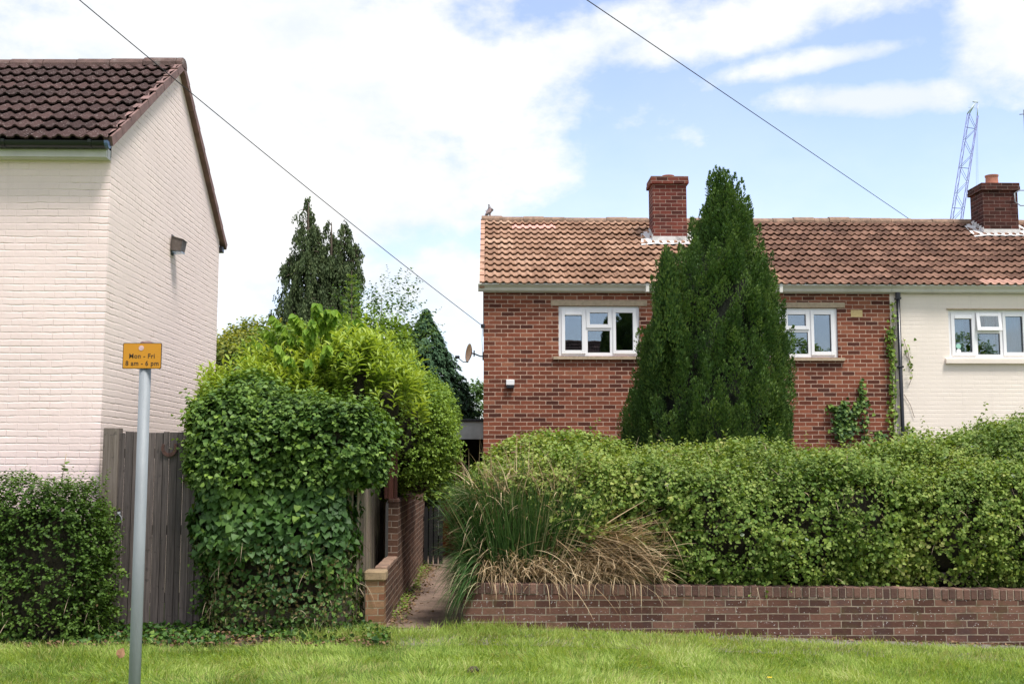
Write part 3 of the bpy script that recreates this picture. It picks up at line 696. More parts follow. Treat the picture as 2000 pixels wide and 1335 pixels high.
# chimney
def chimney(par, xa, xb, ytop, yfront, D, mat, ycap, pot, base_z):
    X0, X1 = UX(xa, 400, yfront), UX(xb, 400, yfront); zt = UZ(xa, ytop, yfront); zc = UZ(xa, ycap, yfront)
    mb = MB(); mb.box(X0, X1, yfront, yfront + D, base_z, zc); e = .045
    mb.box(X0 - e, X1 + e, yfront - e, yfront + D + e, zc, zc + (zt - zc) * .5, bev=.006); mb.box(X0 - e + .008, X1 + e - .006, yfront - e + .006, yfront + D + e - .008, zc + (zt - zc) * .5, zt, bev=.006)
    ch = mb.build('chimney', mat, par)
    mb = MB(); cx_, cy_ = (X0 + X1) / 2, yfront + D / 2; mb.prism([(X0 - .01, yfront - .01), (X1 + .01, yfront - .01), (X1 + .01, yfront + D), (X0 - .01, yfront + D)], 2, zt, zt + .035)
    mb.v = [(cx_ + (x - cx_) * (.6 if z > zt + .01 else 1), cy_ + (y - cy_) * (.6 if z > zt + .01 else 1), z) for x, y, z in mb.v]
    mb.build('mortar_cap', M['lead'], ch)
    r, h, dx = pot; mb = MB(); mb.lathe([(r * .98, zt), (r * .9, zt + h * .85), (r * 1.0, zt + h * .88), (r * 1.02, zt + h), (r * .85, zt + h), (r * .8, zt + h * .5)], (cx_ + dx, cy_, 0), 20); mb.build('chimney_pot', M['terracotta'], ch, smooth=False)
    return ch, X0, X1, zt
rs = (ZBR - eZ) / (YBR - eY)
def roofz(y): return eZ + rs * (y - eY)
c1, cx0, cx1, czt = chimney(bh, 1275, 1341, 344.5, 22.2, .55, M['soot_brick'], 359, (.125, .08, .02), roofz(22.2) - .3)
def flashing(par, x0, x1, yf, D, apron=.22):
    mb = MB(); nz = .045
    def P(x, y, up=0): return (x, y, roofz(y) + nz + up)
    for k in range(8):
        a = x0 - .05 + (x1 - x0 + .1) * k / 8; b_ = x0 - .05 + (x1 - x0 + .1) * (k + 1) / 8; u_ = .012 * (k % 2)
        mb.quad(P(a, yf - apron, .02 + u_), P(b_, yf - apron, .02 + .012 * ((k + 1) % 2)), P(b_, yf - .01, .02), P(a, yf - .01, .02))
    mb.box(x0 - .02, x1 + .02, yf - .022, yf - .003, roofz(yf) - .05, roofz(yf) + .15)
    for s_, xx in ((-1, x0), (1, x1)):
        nst = 5
        for k in range(nst):
            y0 = yf + (D * .9) * k / nst; y1 = yf + (D * .9) * (k + 1) / nst + .02
            a, b_ = (xx - .016, xx - .003) if s_ < 0 else (xx + .003, xx + .016)
            mb.box(a, b_, y0, y1, roofz(y0) - .02, roofz(y1) + .13)
        xa_, xb_ = (xx - .27, xx - .003) if s_ < 0 else (xx + .003, xx + .27)
        mb.quad(P(xa_, yf - apron, .0), P(xb_, yf - apron, .03), P(xb_, min(yf + D, YBR - .12), .03), P(xa_ + (.1 if s_ < 0 else 0), min(yf + D, YBR - .12), .01))
    return mb.build('flashing', M['lead'], par, fix=False)
flashing(c1, cx0, cx1, 22.2, .55)
# wall vent box
xa, za = U(988.5, 741.5, YH); xb, zb = U(1004.5, 752, YH)
vt = MB(); vt.box(xa, xb, YH - .075, YH - .001, zb, za, bev=.005); vt = vt.build('wall_vent', M['white_upvc'], loc=(xa, YH, zb)); tag(vt, 'small white boxy vent fixed to the brick wall near its left corner', 'vent')
vs = MB(); vs.box(xa + .006, xb - .006, YH - .07, YH - .002, zb - .05, zb - .001).build('vent_mouth', M['black_plastic'], vt)

ch_ = thing('cream_house', 'cream painted house joined to the brick one, at the right of the black drainpipe', 'house', (XB1, YH, 0))
mb = MB(); wall_holes(mb, XB1, XW1, -.4, ZB + .05, YH, [w3, (w3[0] + 4, w3[1] + 4, w3[2], w3[3])], .12)
mb.quad((XB1, YBB, -.4), (XB1, YBB, ZB), (XW1, YBB, ZB), (XW1, YBB, -.4))
mb.add([(XW1, YH, -.4), (XW1, YBB, -.4), (XW1, YBB, ZB), (XW1, YBR, ZBR - .05), (XW1, YH, ZB)], [(0, 1, 2, 3, 4)])
mb.add([(XB1 + .003, YH + .2, -.4), (XB1 + .003, YBB, -.4), (XB1 + .003, YBB, ZB), (XB1 + .003, YBR, ZBR - .05), (XB1 + .003, YH + .2, ZB)], [(0, 1, 2, 3, 4)])
mb.build('wall', M['cream_paint2'], ch_, fix=False)
MB().box(XB1 + .05, XW1 - .05, YH + 3.0, YH + 3.05, 2.0, ZB).build('room_shade_panel', M['dark_wall'], ch_)  # same added dark panel, painting the unlit room behind the glass
cw = window(ch_, *w3, YH, open_top=True); window(ch_, w3[0] + 4, w3[1] + 4, w3[2], w3[3], YH)
# curtains behind the cream house window
for (a, b_, dn) in ((.03, .245, 0), (.52, .64, .0), (.66, .97, 0)):
    V = []; n = 40; xa, xb = w3[0] + a * ww, w3[0] + b_ * ww
    for k in range(n):
        f = k / (n - 1); x = xa + (xb - xa) * f; y = YH + .2 + .018 * math.sin(f * (xb - xa) * 75) + .01 * math.sin(f * 31)
        V += [(x, y, w3[2] - .1), (x * .6 + xa * .4 if a < .6 and dn else x, y, w3[3] + .05)]
    link_mesh('curtain', V, [(2 * k, 2 * k + 2, 2 * k + 3, 2 * k + 1) for k in range(n - 1)], M['curtain'], ch_, smooth=True)
for zz, rr in ((.215, .045), (.125, .042)):
    cxs = w3[0] + .13 * ww; czs = w3[2] + zz; q = MB(); q.lathe([(rr, YH + .058), (rr, YH + .0592)], (cxs, 0, czs), 20, axis=1); q.lathe([(rr * .75, YH + .0570), (rr * .75, YH + .0578)], (cxs, 0, czs), 20, axis=1)
    q.build('window_sticker', M['green_sticker'] if zz > .2 else M['white_upvc'], cw)
MB().box(w3[0] - .03, w3[1] + .05, YH - .02, YH + .11, w3[3] + .002, w3[3] + .025).build('lintel', M['lintel'], ch_)
mb = MB(); mb.prism([(YH + .1, w3[2] - .001), (YH - .06, w3[2] - .02), (YH - .06, w3[2] - .105), (YH + .1, w3[2] - .105)], 0, w3[0] - .09, w3[1] + .1); mb.build('sill', M['cream_paint2'], ch_)
def wt(x, c, n, r): return [r * .8, 0, 0] if not (c == 0 and x > XB1 + 1.5 and r > .5) else [.9, .35, 0]
tiles('roof', ch_, XRS, XW1, (eY, eZ), (YBR, ZBR), [M['tile_worn']], tintfn=wt)
mb = MB(); mb.quad((XB1 + .001, YBR, ZBR), (XW1, YBR, ZBR), (XW1, YBB + .15, ZB), (XB1 + .001, YBB + .15, ZB)); mb.build('rear_roof', M['tile_worn'], ch_)
ridge_tiles('ridge', ch_, XB1, XW1, YBR, ZBR + .05, M['ridge'], sag=.03)
g2 = ogee(ch_, XB1 + .001, XW1)
MB().box(XB1 + .001, XW1, YH - .034, YH - .002, UZ(1300, 572.5, YH), eZ - .02).build('fascia', M['soffit'], ch_)
c2, dx0, dx1, dzt = chimney(ch_, 1920, 1988, 357.5, 22.75, .6, M['darksoot_brick'], 372, (.135, .235, -.02), roofz(22.75) - .3)
flashing(c2, dx0, dx1, 22.75, .6, .16)
# aerial bracket on the right-hand chimney with its mast
aer = thing('television_aerial', 'grey aerial mast clamped to the sooty right-hand chimney', 'aerial', (dx1, 22.7, dzt - .5))
zb1, zb2 = UZ(1988, 372, 22.7), UZ(1988, 402, 22.7); xm = dx1 + .19
tubes_mesh('bracket', [([(dx1 - .09, 22.74, (zb1 + zb2) / 2 + .06), (dx1 - .09, 22.68, (zb1 + zb2) / 2 + .1), (dx1 + .02, 22.68, zb1), (xm + .05, 22.68, zb1)], .012), ([(dx1 - .09, 22.68, (zb1 + zb2) / 2 + .1), (dx1 - .09, 22.68, (zb1 + zb2) / 2 - .08), (dx1 + .02, 22.68, zb2), (xm + .05, 22.68, zb2)], .012)], M['galv'], aer)
tubes_mesh('mast', [([(xm, 22.68, zb2 - .08), (xm, 22.68, zb1 + 1.7)], .016)], M['galv_dark'], aer, 8)
tubes_mesh('aerial_boom', [([(xm - .1, 22.68, zb1 + 1.6), (xm + .8, 22.5, zb1 + 1.62)], .01)] + [([(xm + .1 + k * .09, 22.66 - k * .02 - .12, zb1 + 1.62), (xm + .1 + k * .09, 22.66 - k * .02 + .12, zb1 + 1.62)], .004) for k in range(7)], M['galv'], aer)
# drainpipe
dp = thing('drainpipe', 'black drainpipe running down between the brick and cream walls', 'pipe', (UX(1758, 700, YH), YH - .06, 0))
xp = UX(1754.5, 600, YH - .06)
tubes_mesh('pipe', [([(xp, YH - .06, 0.0), (xp, YH - .06, ZB - .0)], .034)], M['black_plastic'], dp, 12)
for z in (ZB - .12, ZB - 1.35, ZB - 2.55, 1.2): MB().box(xp - .048, xp + .048, YH - .1, YH - .001, z, z + .035, bev=.004).build('pipe_clip', M['black_plastic'], dp)
MB().lathe([(.034, ZB - .1), (.045, ZB - .09), (.045, ZB - .0)], (xp, YH - .06, 0), 14).build('outlet', M['black_plastic'], dp)
# satellite dish on the end wall of the brick house
ds = thing('satellite_dish', 'rusty cream satellite dish sticking out from the end wall of the brick house', 'satellite dish', (XB0, 20.6, UZ(940, 690, 20.6)))
yd = 20.6; sx, sz_ = U(917, 689, yd)
ax = Vector((-.93, -.35, .12)).normalized(); mb = MB(); V = []; ns, nr = 28, 7
e1 = ax.cross(Vector((0, 0, 1))).normalized(); e2 = e1.cross(ax).normalized(); c0 = Vector((sx, yd, sz_))
for side, off in ((0, 0), (1, .008)):
    for i in range(nr + 1):
        rr = i / nr
        for k in range(ns):
            a = 2 * math.pi * k / ns; V.append(c0 + e1 * (math.cos(a) * rr * .15) + e2 * (math.sin(a) * rr * .17) + ax * ((rr * rr) * .055 - .03 - off))
Fs = []
for s_ in (0, 1):
    o_ = s_ * (nr + 1) * ns
    Fs += [(o_ + i * ns + k, o_ + i * ns + (k + 1) % ns, o_ + (i + 1) * ns + (k + 1) % ns, o_ + (i + 1) * ns + k) for i in range(nr) for k in range(ns)]
o_ = (nr + 1) * ns; Fs += [(nr * ns + k, nr * ns + (k + 1) % ns, o_ + nr * ns + (k + 1) % ns, o_ + nr * ns + k) for k in range(ns)]
mb.add(V, Fs); mb.build('dish', M['dish'], ds, smooth=True)
hx, hz = U(893, 697, yd - .15)
tubes_mesh('feed_arm', [([c0 - e2 * .17, c0 - e2 * .18 + ax * .1, (hx, yd - .15, hz)], .009)], M['galv_dark'], ds)
MB().lathe([(.022, -.04), (.028, -.03), (.028, .03), (.016, .045)], (hx, yd - .15, hz), 12, axis=0).build('feed_horn', M['black_plastic'], ds)
bk = c0 - ax * .04
tubes_mesh('bracket', [([bk, bk - ax * .05, (XB0 - .06, yd, sz_ - .06), (XB0 - .002, yd, sz_ - .06)], .014), ([bk - ax * .05 + Vector((0, 0, .06)), bk - ax * .05 - Vector((0, 0, .05))], .013), ([(XB0 - .006, yd, sz_ - .13), (XB0 - .006, yd, sz_ + .02)], .018)], M['galv_dark'], ds)
# pigeon on the ridge
pg_x, pg_z = U(955.5, 424.5, YBR)
pz = ZBR + .05 + .085
pg_z = pz - .005
def skinned(name, pts, edges, rad, mat, parent=None, loc=None, sub=2):
    me = bpy.data.meshes.new(name); org = world_loc(parent) if parent else np.array(loc)
    me.from_pydata([tuple(np.array(p) - org) for p in pts], edges, []); o = bpy.data.objects.new(name, me); COL.objects.link(o)
    if parent: o.parent = parent
    else: o.location = org
    sk = o.modifiers.new('skin', 'SKIN'); sk.use_smooth_shade = True
    for i, r_ in enumerate(rad): me.skin_vertices[0].data[i].radius = (r_, r_) if isinstance(r_, (int, float)) else r_
    me.skin_vertices[0].data[0].use_root = True
    ss = o.modifiers.new('sub', 'SUBSURF'); ss.levels = sub; ss.render_levels = sub; me.materials.append(mat)
    dg = bpy.context.evaluated_depsgraph_get(); nm = bpy.data.meshes.new_from_object(o.evaluated_get(dg)); o.modifiers.clear(); o.data = nm
    return o
x, y, z = pg_x, YBR, pg_z
pb = skinned('pigeon', [(x + .01, y, z + .085), (x + .03, y, z + .125), (x + .005, y, z + .17), (x - .002, y, z + .2), (x - .004, y, z + .222), (x - .012, y, z + .224), (x - .03, y, z + .216), (x - .03, y + .02, z + .05), (x - .075, y + .06, z + .0), (x - .10, y + .08, z - .03)],
             [(0, 1), (1, 2), (2, 3), (3, 4), (4, 5), (5, 6), (0, 7), (7, 8), (8, 9)], [.058, .052, .032, .022, .024, .02, .005, .042, .02, .01], M['feather'], loc=(x, y, z))
tag(pb, 'grey pigeon perched on the ridge at the left end of the orange roof', 'pigeon')
for s_ in (-.022, .022): tubes_mesh('leg', [([(x + .015, y + s_, z + .05), (x + .02, y + s_, z + .0)], .005), ([(x + .0, y + s_, z - .001), (x + .035, y + s_, z - .001)], .004)], M['terracotta'], pb)
for s_ in (-1, 1):
    mb = MB(); mb.prism([(x + .045, z + .13), (x + .0, z + .14), (x - .05, z + .07), (x - .1, z + .0), (x - .02, z + .045), (x + .04, z + .07)], 1, y + s_ * .048, y + s_ * .06); mb.build('wing', M['feather_pink'], pb)
# ------------------------------------------------------------------ carport roof beside the brick house, with the dark passage under it
gx0, gx1 = UX(850, 830, 21.0), XB0 - .004
gar = thing('side_shed', 'flat roofed side shed with grey fascia between the path and the brick house', 'shed', (gx0, 21.0, 0))
zt = UZ(910, 823, 20.95); zb = UZ(910, 857, 20.95)
MB().box(gx0 - .9, gx1, 20.9, 26.0, zt, zt + .05, bev=.01).build('roof', M['felt'], gar)
MB().box(gx0 - .9, gx1 - .002, 20.95, 20.98, zb, zt - .002).build('fascia', M['fascia'], gar)
mb = MB(); mb.box(gx0 - .9, gx1 - .002, 23.6, 23.7, 0, zt - .002); mb.box(gx0 - .9, gx0 - .8, 20.99, 23.6, 0, zt - .003); mb.build('wall', M['dark_wall'], gar)  # walls coloured dark to carry the shade under the roof
rd = MB(); rd.box(UX(862, 1000, 22.6), UX(905, 1000, 22.6), 22.6, 22.66, 0, 1.9); rd.box(UX(866, 1000, 22.6), UX(880, 1000, 22.6), 22.58, 22.5999, .15, .85); rd.box(UX(866, 1000, 22.6), UX(880, 1000, 22.6), 22.58, 22.5999, 1.0, 1.75)
rd.build('door', M['red_door'], gar)
MB().box(UX(855, 1000, 22.5), UX(860.5, 1000, 22.5), 22.48, 22.55, .35, 1.95).build('door_post', M['soffit'], gar)
# black slatted garden gate at the end of the path
xg0, xg1 = UX(826, 1000, 19.6), UX(905, 1000, 19.6)
gg = thing('garden_gate', 'black slatted gate standing open in the shade at the far end of the path', 'gate', (xg0, 19.6, 0))
zg = UZ(850, 988, 19.6)
for k in range(4):
    xx = xg0 + .02 + k * .085; mb = MB(); mb.prism([(xx, .05), (xx + .066, .05), (xx + .066, zg - .03), (xx + .033, zg), (xx, zg - .03)], 1, 19.6, 19.62); mb.build('slat', M['gate_black'], gg)
for z in (.25, zg - .25): MB().box(xg0, xg0 + .38, 19.6202, 19.65, z, z + .07).build('rail', M['gate_black'], gg)
MB().box(xg0 - .06, xg0 + .0, 19.58, 19.66, 0, zg + .03).build('gate_post', M['gate_black'], gg)
ob = thing('orange_bin', 'orange-red tub glimpsed behind the black gate', 'tub', (UX(862, 1020, 22.0), 22.0, 0))
xo, zo = U(866, 1018, 22.0)
MB().lathe([(.09, 0.0), (.115, zo * .95), (.13, zo), (.12, zo), (.1, zo - .1)], (xo + .03, 22.0, 0), 18).build('tub', M['orange_plastic'], ob, smooth=True)
tubes_mesh('handle', [([(xo - .07, 22.0, zo - .02), (xo - .04, 22.0, zo + .1), (xo + .03, 22.0, zo + .14), (xo + .1, 22.0, zo + .1), (xo + .14, 22.0, zo - .02)], .008)], M['galv'], ob)

# ------------------------------------------------------------------ low garden wall, pier, path wall
wx0 = UX(905, 1180, YW); wx1 = 9.5
gw = thing('garden_wall', 'long low red-brown brick wall holding back the overgrown hedge', 'wall', (wx0, YW, 0))
mb = MB(); n = 60; V = []
def wtop(x): return .482 - .0145 * np.clip(x - wx0, 0, 20)
for k in range(n + 1):
    x = wx0 + (wx1 - wx0) * k / n; t_ = wtop(x) - .112 + .004 * math.sin(k * 1.3)
    V += [(x, YW, -.6), (x, YW, t_), (x, YW + .215, t_), (x, YW + .215, -.6)]
Fs = [(4 * k + j, 4 * k + 4 + j, 4 * k + 4 + (j + 1) % 4, 4 * k + (j + 1) % 4) for k in range(n) for j in range(3)] + [(0, 1, 2, 3), tuple(4 * n + j for j in (0, 1, 2, 3))]
mb.add(V, Fs); mb.build('wall', M['garden_brick'], gw)
mcop = []
for i, (sh) in enumerate(((0, 0, 0),)):
    m, t, b, o = new_mat('coping_brick'); a = attr(t); p = pos(t)
    c = ramp(t, a[0], [(0, (.085, .042, .032)), (.5, (.16, .08, .056)), (1, (.25, .14, .1))])
    c = mix(t, .5, c, ramp(t, noise(t, p, 28, 6, .7), [(.3, (.4, .4, .4)), (.7, (1, 1, 1))]), 'MULTIPLY')
    c = mix(t, mth('MULTIPLY', sstep(noise(t, p, 3, 7, .7), .48, .66, tree=t), .6, tree=t), c, (.085, .055, .045))
    c = mix(t, sstep(noise(t, p, 60, 3, .6), .67, .73, tree=t), c, (.55, .53, .5))
    t.links.new(c, b.inputs['Base Color']); b.inputs['Roughness'].default_value = .9; bump(t, b, noise(t, p, 70, 5), .006); M['coping'] = m
mb = MB(); x = wx0 - .008; mj = MB()
while x < wx1:
    w = .068 + rng.random() * .004; t_ = float(wtop(x)) + rng.normal() * .0025; j = rng.normal() * .0025
    mb.box(x, x + w, YW - .006 + j, YW + .219 + j, t_ - .108, t_, tint=rng.random(), bev=.006); x += w + .009
mb.build('coping', M['coping'], gw)
mj = MB(); V = []
for k in range(n + 1):
    x = wx0 + (wx1 - wx0) * k / n; t_ = wtop(x) - .006
    V += [(x, YW + .004, t_ - .112), (x, YW + .004, t_), (x, YW + .21, t_), (x, YW + .21, t_ - .112)]
mj.add(V, Fs); mj.build('coping_mortar', plain('mortar', (.36, .29, .22), .95, .2, 20, .004, dirt=(.15, .11, .08)), gw)

PX0, PX1 = UX(714, 1160, 12.28), UX(750, 1160, 12.28)
pw = thing('path_wall', 'stepped brick wall with short capped pier along the left of the path', 'wall', (PX1, 12.28, 0))
pier = MB(); pier.box(PX0, PX1, 12.28, 12.51, -.1, UZ(730, 1134, 12.28)); pier = pier.build('pier', M['pier_brick'], pw)
zc = UZ(730, 1134, 12.28); mb = MB(); mb.box(PX0 - .02, PX1 + .02, 12.255, 12.535, zc, UZ(730, 1114, 12.26), bev=.018); mb.build('pier_cap', plain('buff_cap', (.34, .24, .14), .95, .25, 14, .01, dirt=(.16, .12, .07)), pier)
WX = UX(776, 1040, 13.98)   # face of the wall on the path side
zl = UZ(772, 1084, 13.9)
mb = MB(); mb.box(WX - .11, WX, 12.52, 13.97, -.1, zl - .075); mb.box(WX - .11, WX + .004, 13.975, 20.0, -.1, UZ(768, 982, 13.98)); mb.build('wall', M['path_brick'], pw)
mb = MB(); y = 12.54
while y < 13.93: mb.box(WX - .13, WX + .006, y, y + .21, zl - .073, zl - .01 + rng.normal() * .004, tint=rng.random() * .8 + .2, bev=.012); y += .222
mb.build('coping', plain('buff_coping', (.27, .17, .12), .95, .3, 9, .01, dirt=(.15, .12, .08)), pw)
mb = MB(); zt_ = UZ(768, 982, 13.98); y = 13.98
while y < 19.8: mb.box(WX - .12, WX + .01, y, y + .215, zt_ + .001, zt_ + .05 + rng.normal() * .008, tint=rng.random() * .6, bev=.012); y += .226
mb.build('coping', M['coping'], pw)
# ------------------------------------------------------------------ wooden side fence and reddish post
fx = WX - .3
sf = thing('side_fence', 'brown close-boarded fence running back behind the low pier', 'fence', (fx, 12.4, 0))
mb = MB(); y = 12.35
while y < 15.6:
    w = .1 + rng.random() * .02; tt = 1.86 + rng.normal() * .012; mb.box(fx - .01 + rng.normal() * .004, fx + .012 + rng.normal() * .004, y, y + w - .004, .05, tt, tint=rng.random(), bev=.003); y += w
mb.build('boards', M['wood_fence'], sf)
for z in (.4, 1.0, 1.6): MB().box(fx - .06, fx - .016, 12.36, 15.6, z, z + .07).build('rail', M['wood_fence'], sf)
rp = MB(); xr, zr = U(766, 960, 14.05); rp.box(WX - .165, WX - .125, 14.0, 14.06, zt_ + .052, 1.95, .4, bev=.004); rp.box(WX - .118, WX - .055, 14.005, 14.05, zt_ + .052, 1.98, .8, bev=.004); rp.box(WX - .05, WX - .01, 14.0, 14.05, zt_ + .052, 1.9, .2, bev=.004)
rp = rp.build('boundary_post', M['wood_red'], loc=(WX - .15, 14.02, zt_)); tag(rp, 'reddish wooden post standing on top of the stepped brick wall', 'post')

# ------------------------------------------------------------------ wooden gate by the house corner
YG = 12.12
gt = thing('wooden_gate', 'tall weathered dark plank gate with ring handle beside the painted house', 'gate', (UX(228, 1200, YG), YG, 0))
ga, gb = UX(224, 1020, YG), UX(402, 1020, YG); ztg = UZ(300, 843, YG)
MB().box(UX(197, 1020, YG), UX(227, 1020, YG), YG - .03, YG + .12, -.1, UZ(210, 835, YG), .7, bev=.006).build('gate_post', M['wood_post'], gt)
mb = MB(); x = ga; k = 0
while x < gb:
    w = .062 + rng.random() * .03; dy = .014 if k % 2 else 0; mb.box(x, min(x + w - .006, gb), YG + dy, YG + dy + .02, .02 + rng.random() * .012, ztg + rng.normal() * .004, tint=rng.random(), bev=.003); x += w - (.0 if k % 2 else .004); k += 1
mb.build('boards', M['wood_gate'], gt)
for z in (.3, 1.0, 1.8): MB().box(ga + .01, gb - .01, YG + .04, YG + .08, z, z + .1, .3).build('rail', M['wood_gate'], gt)
rx, rz = U(231, 1013, YG - .02); V = [(rx + .034 * math.cos(a), YG - .022, rz + .042 * math.sin(a)) for a in np.linspace(0, 2 * math.pi, 25)]
h = MB(); h.tube(V, .0065, 6, cap=False); h.box(rx - .016, rx + .016, YG - .02, YG - .001, rz + .034, rz + .075, bev=.003); h.lathe([(.014, YG - .03), (.014, YG - .02)], (rx, 0, rz + .05), 10, axis=1); h.build('ring_handle', M['galv'], gt, smooth=True)
MB().lathe([(.011, YG - .012), (.013, YG - .001)], (rx + .002, 0, rz + .105), 10, axis=1).build('lock_boss', M['rust'], gt)
hx, hz = U(331, 874, YG); hs = []
for a in np.linspace(R(150), R(395), 20): hs.append((hx + .07 * math.cos(a), YG - .012, hz + .075 * math.sin(a)))
h = MB()
for p, q in zip(hs, hs[1:]):
    pass
n = len(hs); V = []
for i, p in enumerate(hs):
    a = R(150) + (R(395) - R(150)) * i / (n - 1); ca, sa = math.cos(a), math.sin(a); w = .012 + .007 * math.sin(math.pi * i / (n - 1))
    V += [(hx + (.068 - w) * ca, YG - .016, hz + (.075 - w) * sa), (hx + (.068 + w) * ca, YG - .016, hz + (.075 + w) * sa), (hx + (.068 + w) * ca, YG - .003, hz + (.075 + w) * sa), (hx + (.068 - w) * ca, YG - .003, hz + (.075 - w) * sa)]
h.add(V, [(4 * i + j, 4 * i + (j + 1) % 4, 4 * i + 4 + (j + 1) % 4, 4 * i + 4 + j) for i in range(n - 1) for j in range(4)] + [(0, 1, 2, 3), tuple(4 * n - 4 + j for j in range(4))])
h = h.build('horseshoe', M['rust'], loc=(hx, YG, hz)); tag(h, 'rusty horseshoe nailed near the top of the wooden gate', 'horseshoe')

# ------------------------------------------------------------------ sign on its pole
YS = 5.9; sxp, szp = U(278, 694, YS)
sg = thing('parking_sign', 'small orange-yellow parking times plate on a grey galvanised pole', 'sign', (sxp, YS, -.1))
X = [UX(280, 730, YS)]; px_ = X[0]
mb = MB(); mb.tube([(px_, YS + .03, -.15), (px_, YS + .03, UZ(280, 700, YS))], .0295, 28); mb.build('pole', M['galv'], sg, smooth=True)
MB().lathe([(.0315, .43), (.0315, -.1)], (px_, YS + .03, 0), 28).build('pole_sleeve', M['galv_dark'], sg, smooth=True)
MB().lathe([(.031, UZ(280, 703, YS)), (.031, UZ(280, 668, YS)), (.024, UZ(280, 665.5, YS)), (.0, UZ(280, 665, YS))], (px_, YS + .034, 0), 24).build('pole_cap', M['verge'], sg, smooth=True)
x0s, z1s = U(241, 669.5, YS); x1s, z0s = U(315, 720, YS)
def rrect(x0, x1, z0, z1, r, seg=5):
    P = []
    for cx_, cz_, a0 in ((x1 - r, z1 - r, 0), (x0 + r, z1 - r, 90), (x0 + r, z0 + r, 180), (x1 - r, z0 + r, 270)):
        for k in range(seg + 1): a = R(a0 + 90 * k / seg); P.append((cx_ + r * math.cos(a), cz_ + r * math.sin(a)))
    return P
mb = MB(); mb.prism(rrect(x0s, x1s, z0s, z1s, .006), 1, YS - .003, YS); pl = mb.build('sign_plate', M['ink'], sg)
e_ = .0035
mb = MB(); mb.prism(rrect(x0s + e_, x1s - e_, z0s + e_, z1s - e_, .005), 1, YS - .0045, YS - .0031); mb.build('sign_face', M['yellow'], pl)
def text(body, size, x, z, y, parent, mat, name='lettering', width=None):
    cu = bpy.data.curves.new('t', 'FONT'); cu.body = body; cu.size = size; cu.align_x = 'CENTER'; cu.align_y = 'CENTER'; cu.extrude = .0004; cu.space_character = 1.08; cu.offset = .0004
    ob_ = bpy.data.objects.new('t', cu); COL.objects.link(ob_); dg = bpy.context.evaluated_depsgraph_get(); dg.update()
    me = bpy.data.meshes.new_from_object(ob_.evaluated_get(dg)); bpy.data.objects.remove(ob_)
    co = np.array([v.co[:] for v in me.vertices]); wd = co[:, 0].max() - co[:, 0].min(); k = (width / wd) if width else 1
    mn = (co[:, 0].max() + co[:, 0].min()) / 2
    org = world_loc(parent)
    for v, c in zip(me.vertices, co): v.co = (x + (c[0] - mn) * k - org[0], y - c[2] - org[1], z + c[1] - org[2])
    me.name = name; me.materials.clear(); me.materials.append(mat); o = bpy.data.objects.new(name, me); COL.objects.link(o); o.parent = parent; return o
pxm = (x1s - x0s) / 74
text('Mon - Fri', .034, x0s + 37 * pxm, UZ(278, 695.3, YS), YS - .0052, pl, M['ink'], width=48.5 * pxm)
text('8 am - 6 pm', .034, x0s + 37.5 * pxm, UZ(278, 709.5, YS), YS - .0052, pl, M['ink'], width=63 * pxm)
xk, zk = U(276.5, 679.5, YS); mb = MB(); mb.lathe([(.0135, YS - .0058), (.0135, YS - .0046)], (xk, 0, zk), 9, axis=1); mb.build('sticker', M['sticker'], pl)

# ------------------------------------------------------------------ cables, pole, crane
def cable(name, pts3, r, label, cat='cable', group=None):
    mb = MB(); mb.tube(pts3, r, 6); o = mb.build(name, M['wire'], loc=tuple(pts3[0]), smooth=True, fix=False); tag(o, label, cat, group); return o
def uv3(px, py, Y): x, z = U(px, py, Y); return np.array([x, Y, z])
E1 = uv3(941.5, 635.5, 19.95); S1 = uv3(160, 0, 6.5)
d1 = (S1 - E1)
def sagged(A, B, sag, n=60, ext=1.0):
    out_ = []
    for k in range(n + 1):
        f = k / n * ext; p = A + (B - A) * f; p = p - UP * sag * 4 * f * (1 - f); out_.append(tuple(p))
    return out_
pole_top = uv3(-3463, -3130, 3.6)
E2 = uv3(1800, 444, 34.0)
cable('phone_cable', sagged(E1, pole_top, .2), .0055, 'thin cable running down from upper left to the brick house corner', group='overhead phone cables')
cable('phone_cable', sagged(E2, pole_top, .0), .0085, 'cable slanting from the top edge down behind the ridge of the long roof', group='overhead phone cables')
bkt = MB(); bkt.box(XB0 - .05, XB0 + .02, YH - .14, YH - .005, E1[2] - .03, E1[2] + .03, bev=.008)
bkt = bkt.build('cable_bracket', M['black_plastic'], loc=tuple(E1)); tag(bkt, 'small black cable bracket on the brick house corner below the eaves', 'bracket')
bkt2 = MB(); bkt2.tube([(XB0 - .02, YH - .04, E1[2] - .02), (XB0 - .03, YH - .04, E1[2] - .25), (XB0 - .015, YH - .02, E1[2] - .5)], .004, 5); bkt2.build('drop_wire', M['wire'], bkt)
tp = thing('telegraph_pole', 'brown timber telegraph pole carrying both overhead cables', 'pole', (pole_top[0], pole_top[1], 0))
MB().tube([(pole_top[0], pole_top[1], -.3), (pole_top[0], pole_top[1], pole_top[2] + .3)], [.14, .1], 16).build('pole', M['wood_post'], tp, smooth=True)
MB().box(pole_top[0] - .25, pole_top[0] + .25, pole_top[1] - .04, pole_top[1] + .04, pole_top[2] - .05, pole_top[2] + .03).build('crossarm', M['galv_dark'], tp)
tbl = tp
cr = thing('tower_crane', 'blue-violet lattice crane jib rising far behind the roof', 'crane', (UX(1862, 430, 140), 140, 0))
A = [uv3(1851, 560, 140), uv3(1862, 560, 140), uv3(1857, 560, 141.6)]; tilt = uv3(1903, 228, 140) - uv3(1862, 445, 140)
pl0 = [uv3(1853.5, 445, 140), uv3(1873.5, 445, 140), uv3(1858.5, 445, 141.4), uv3(1878, 445, 141.4)]
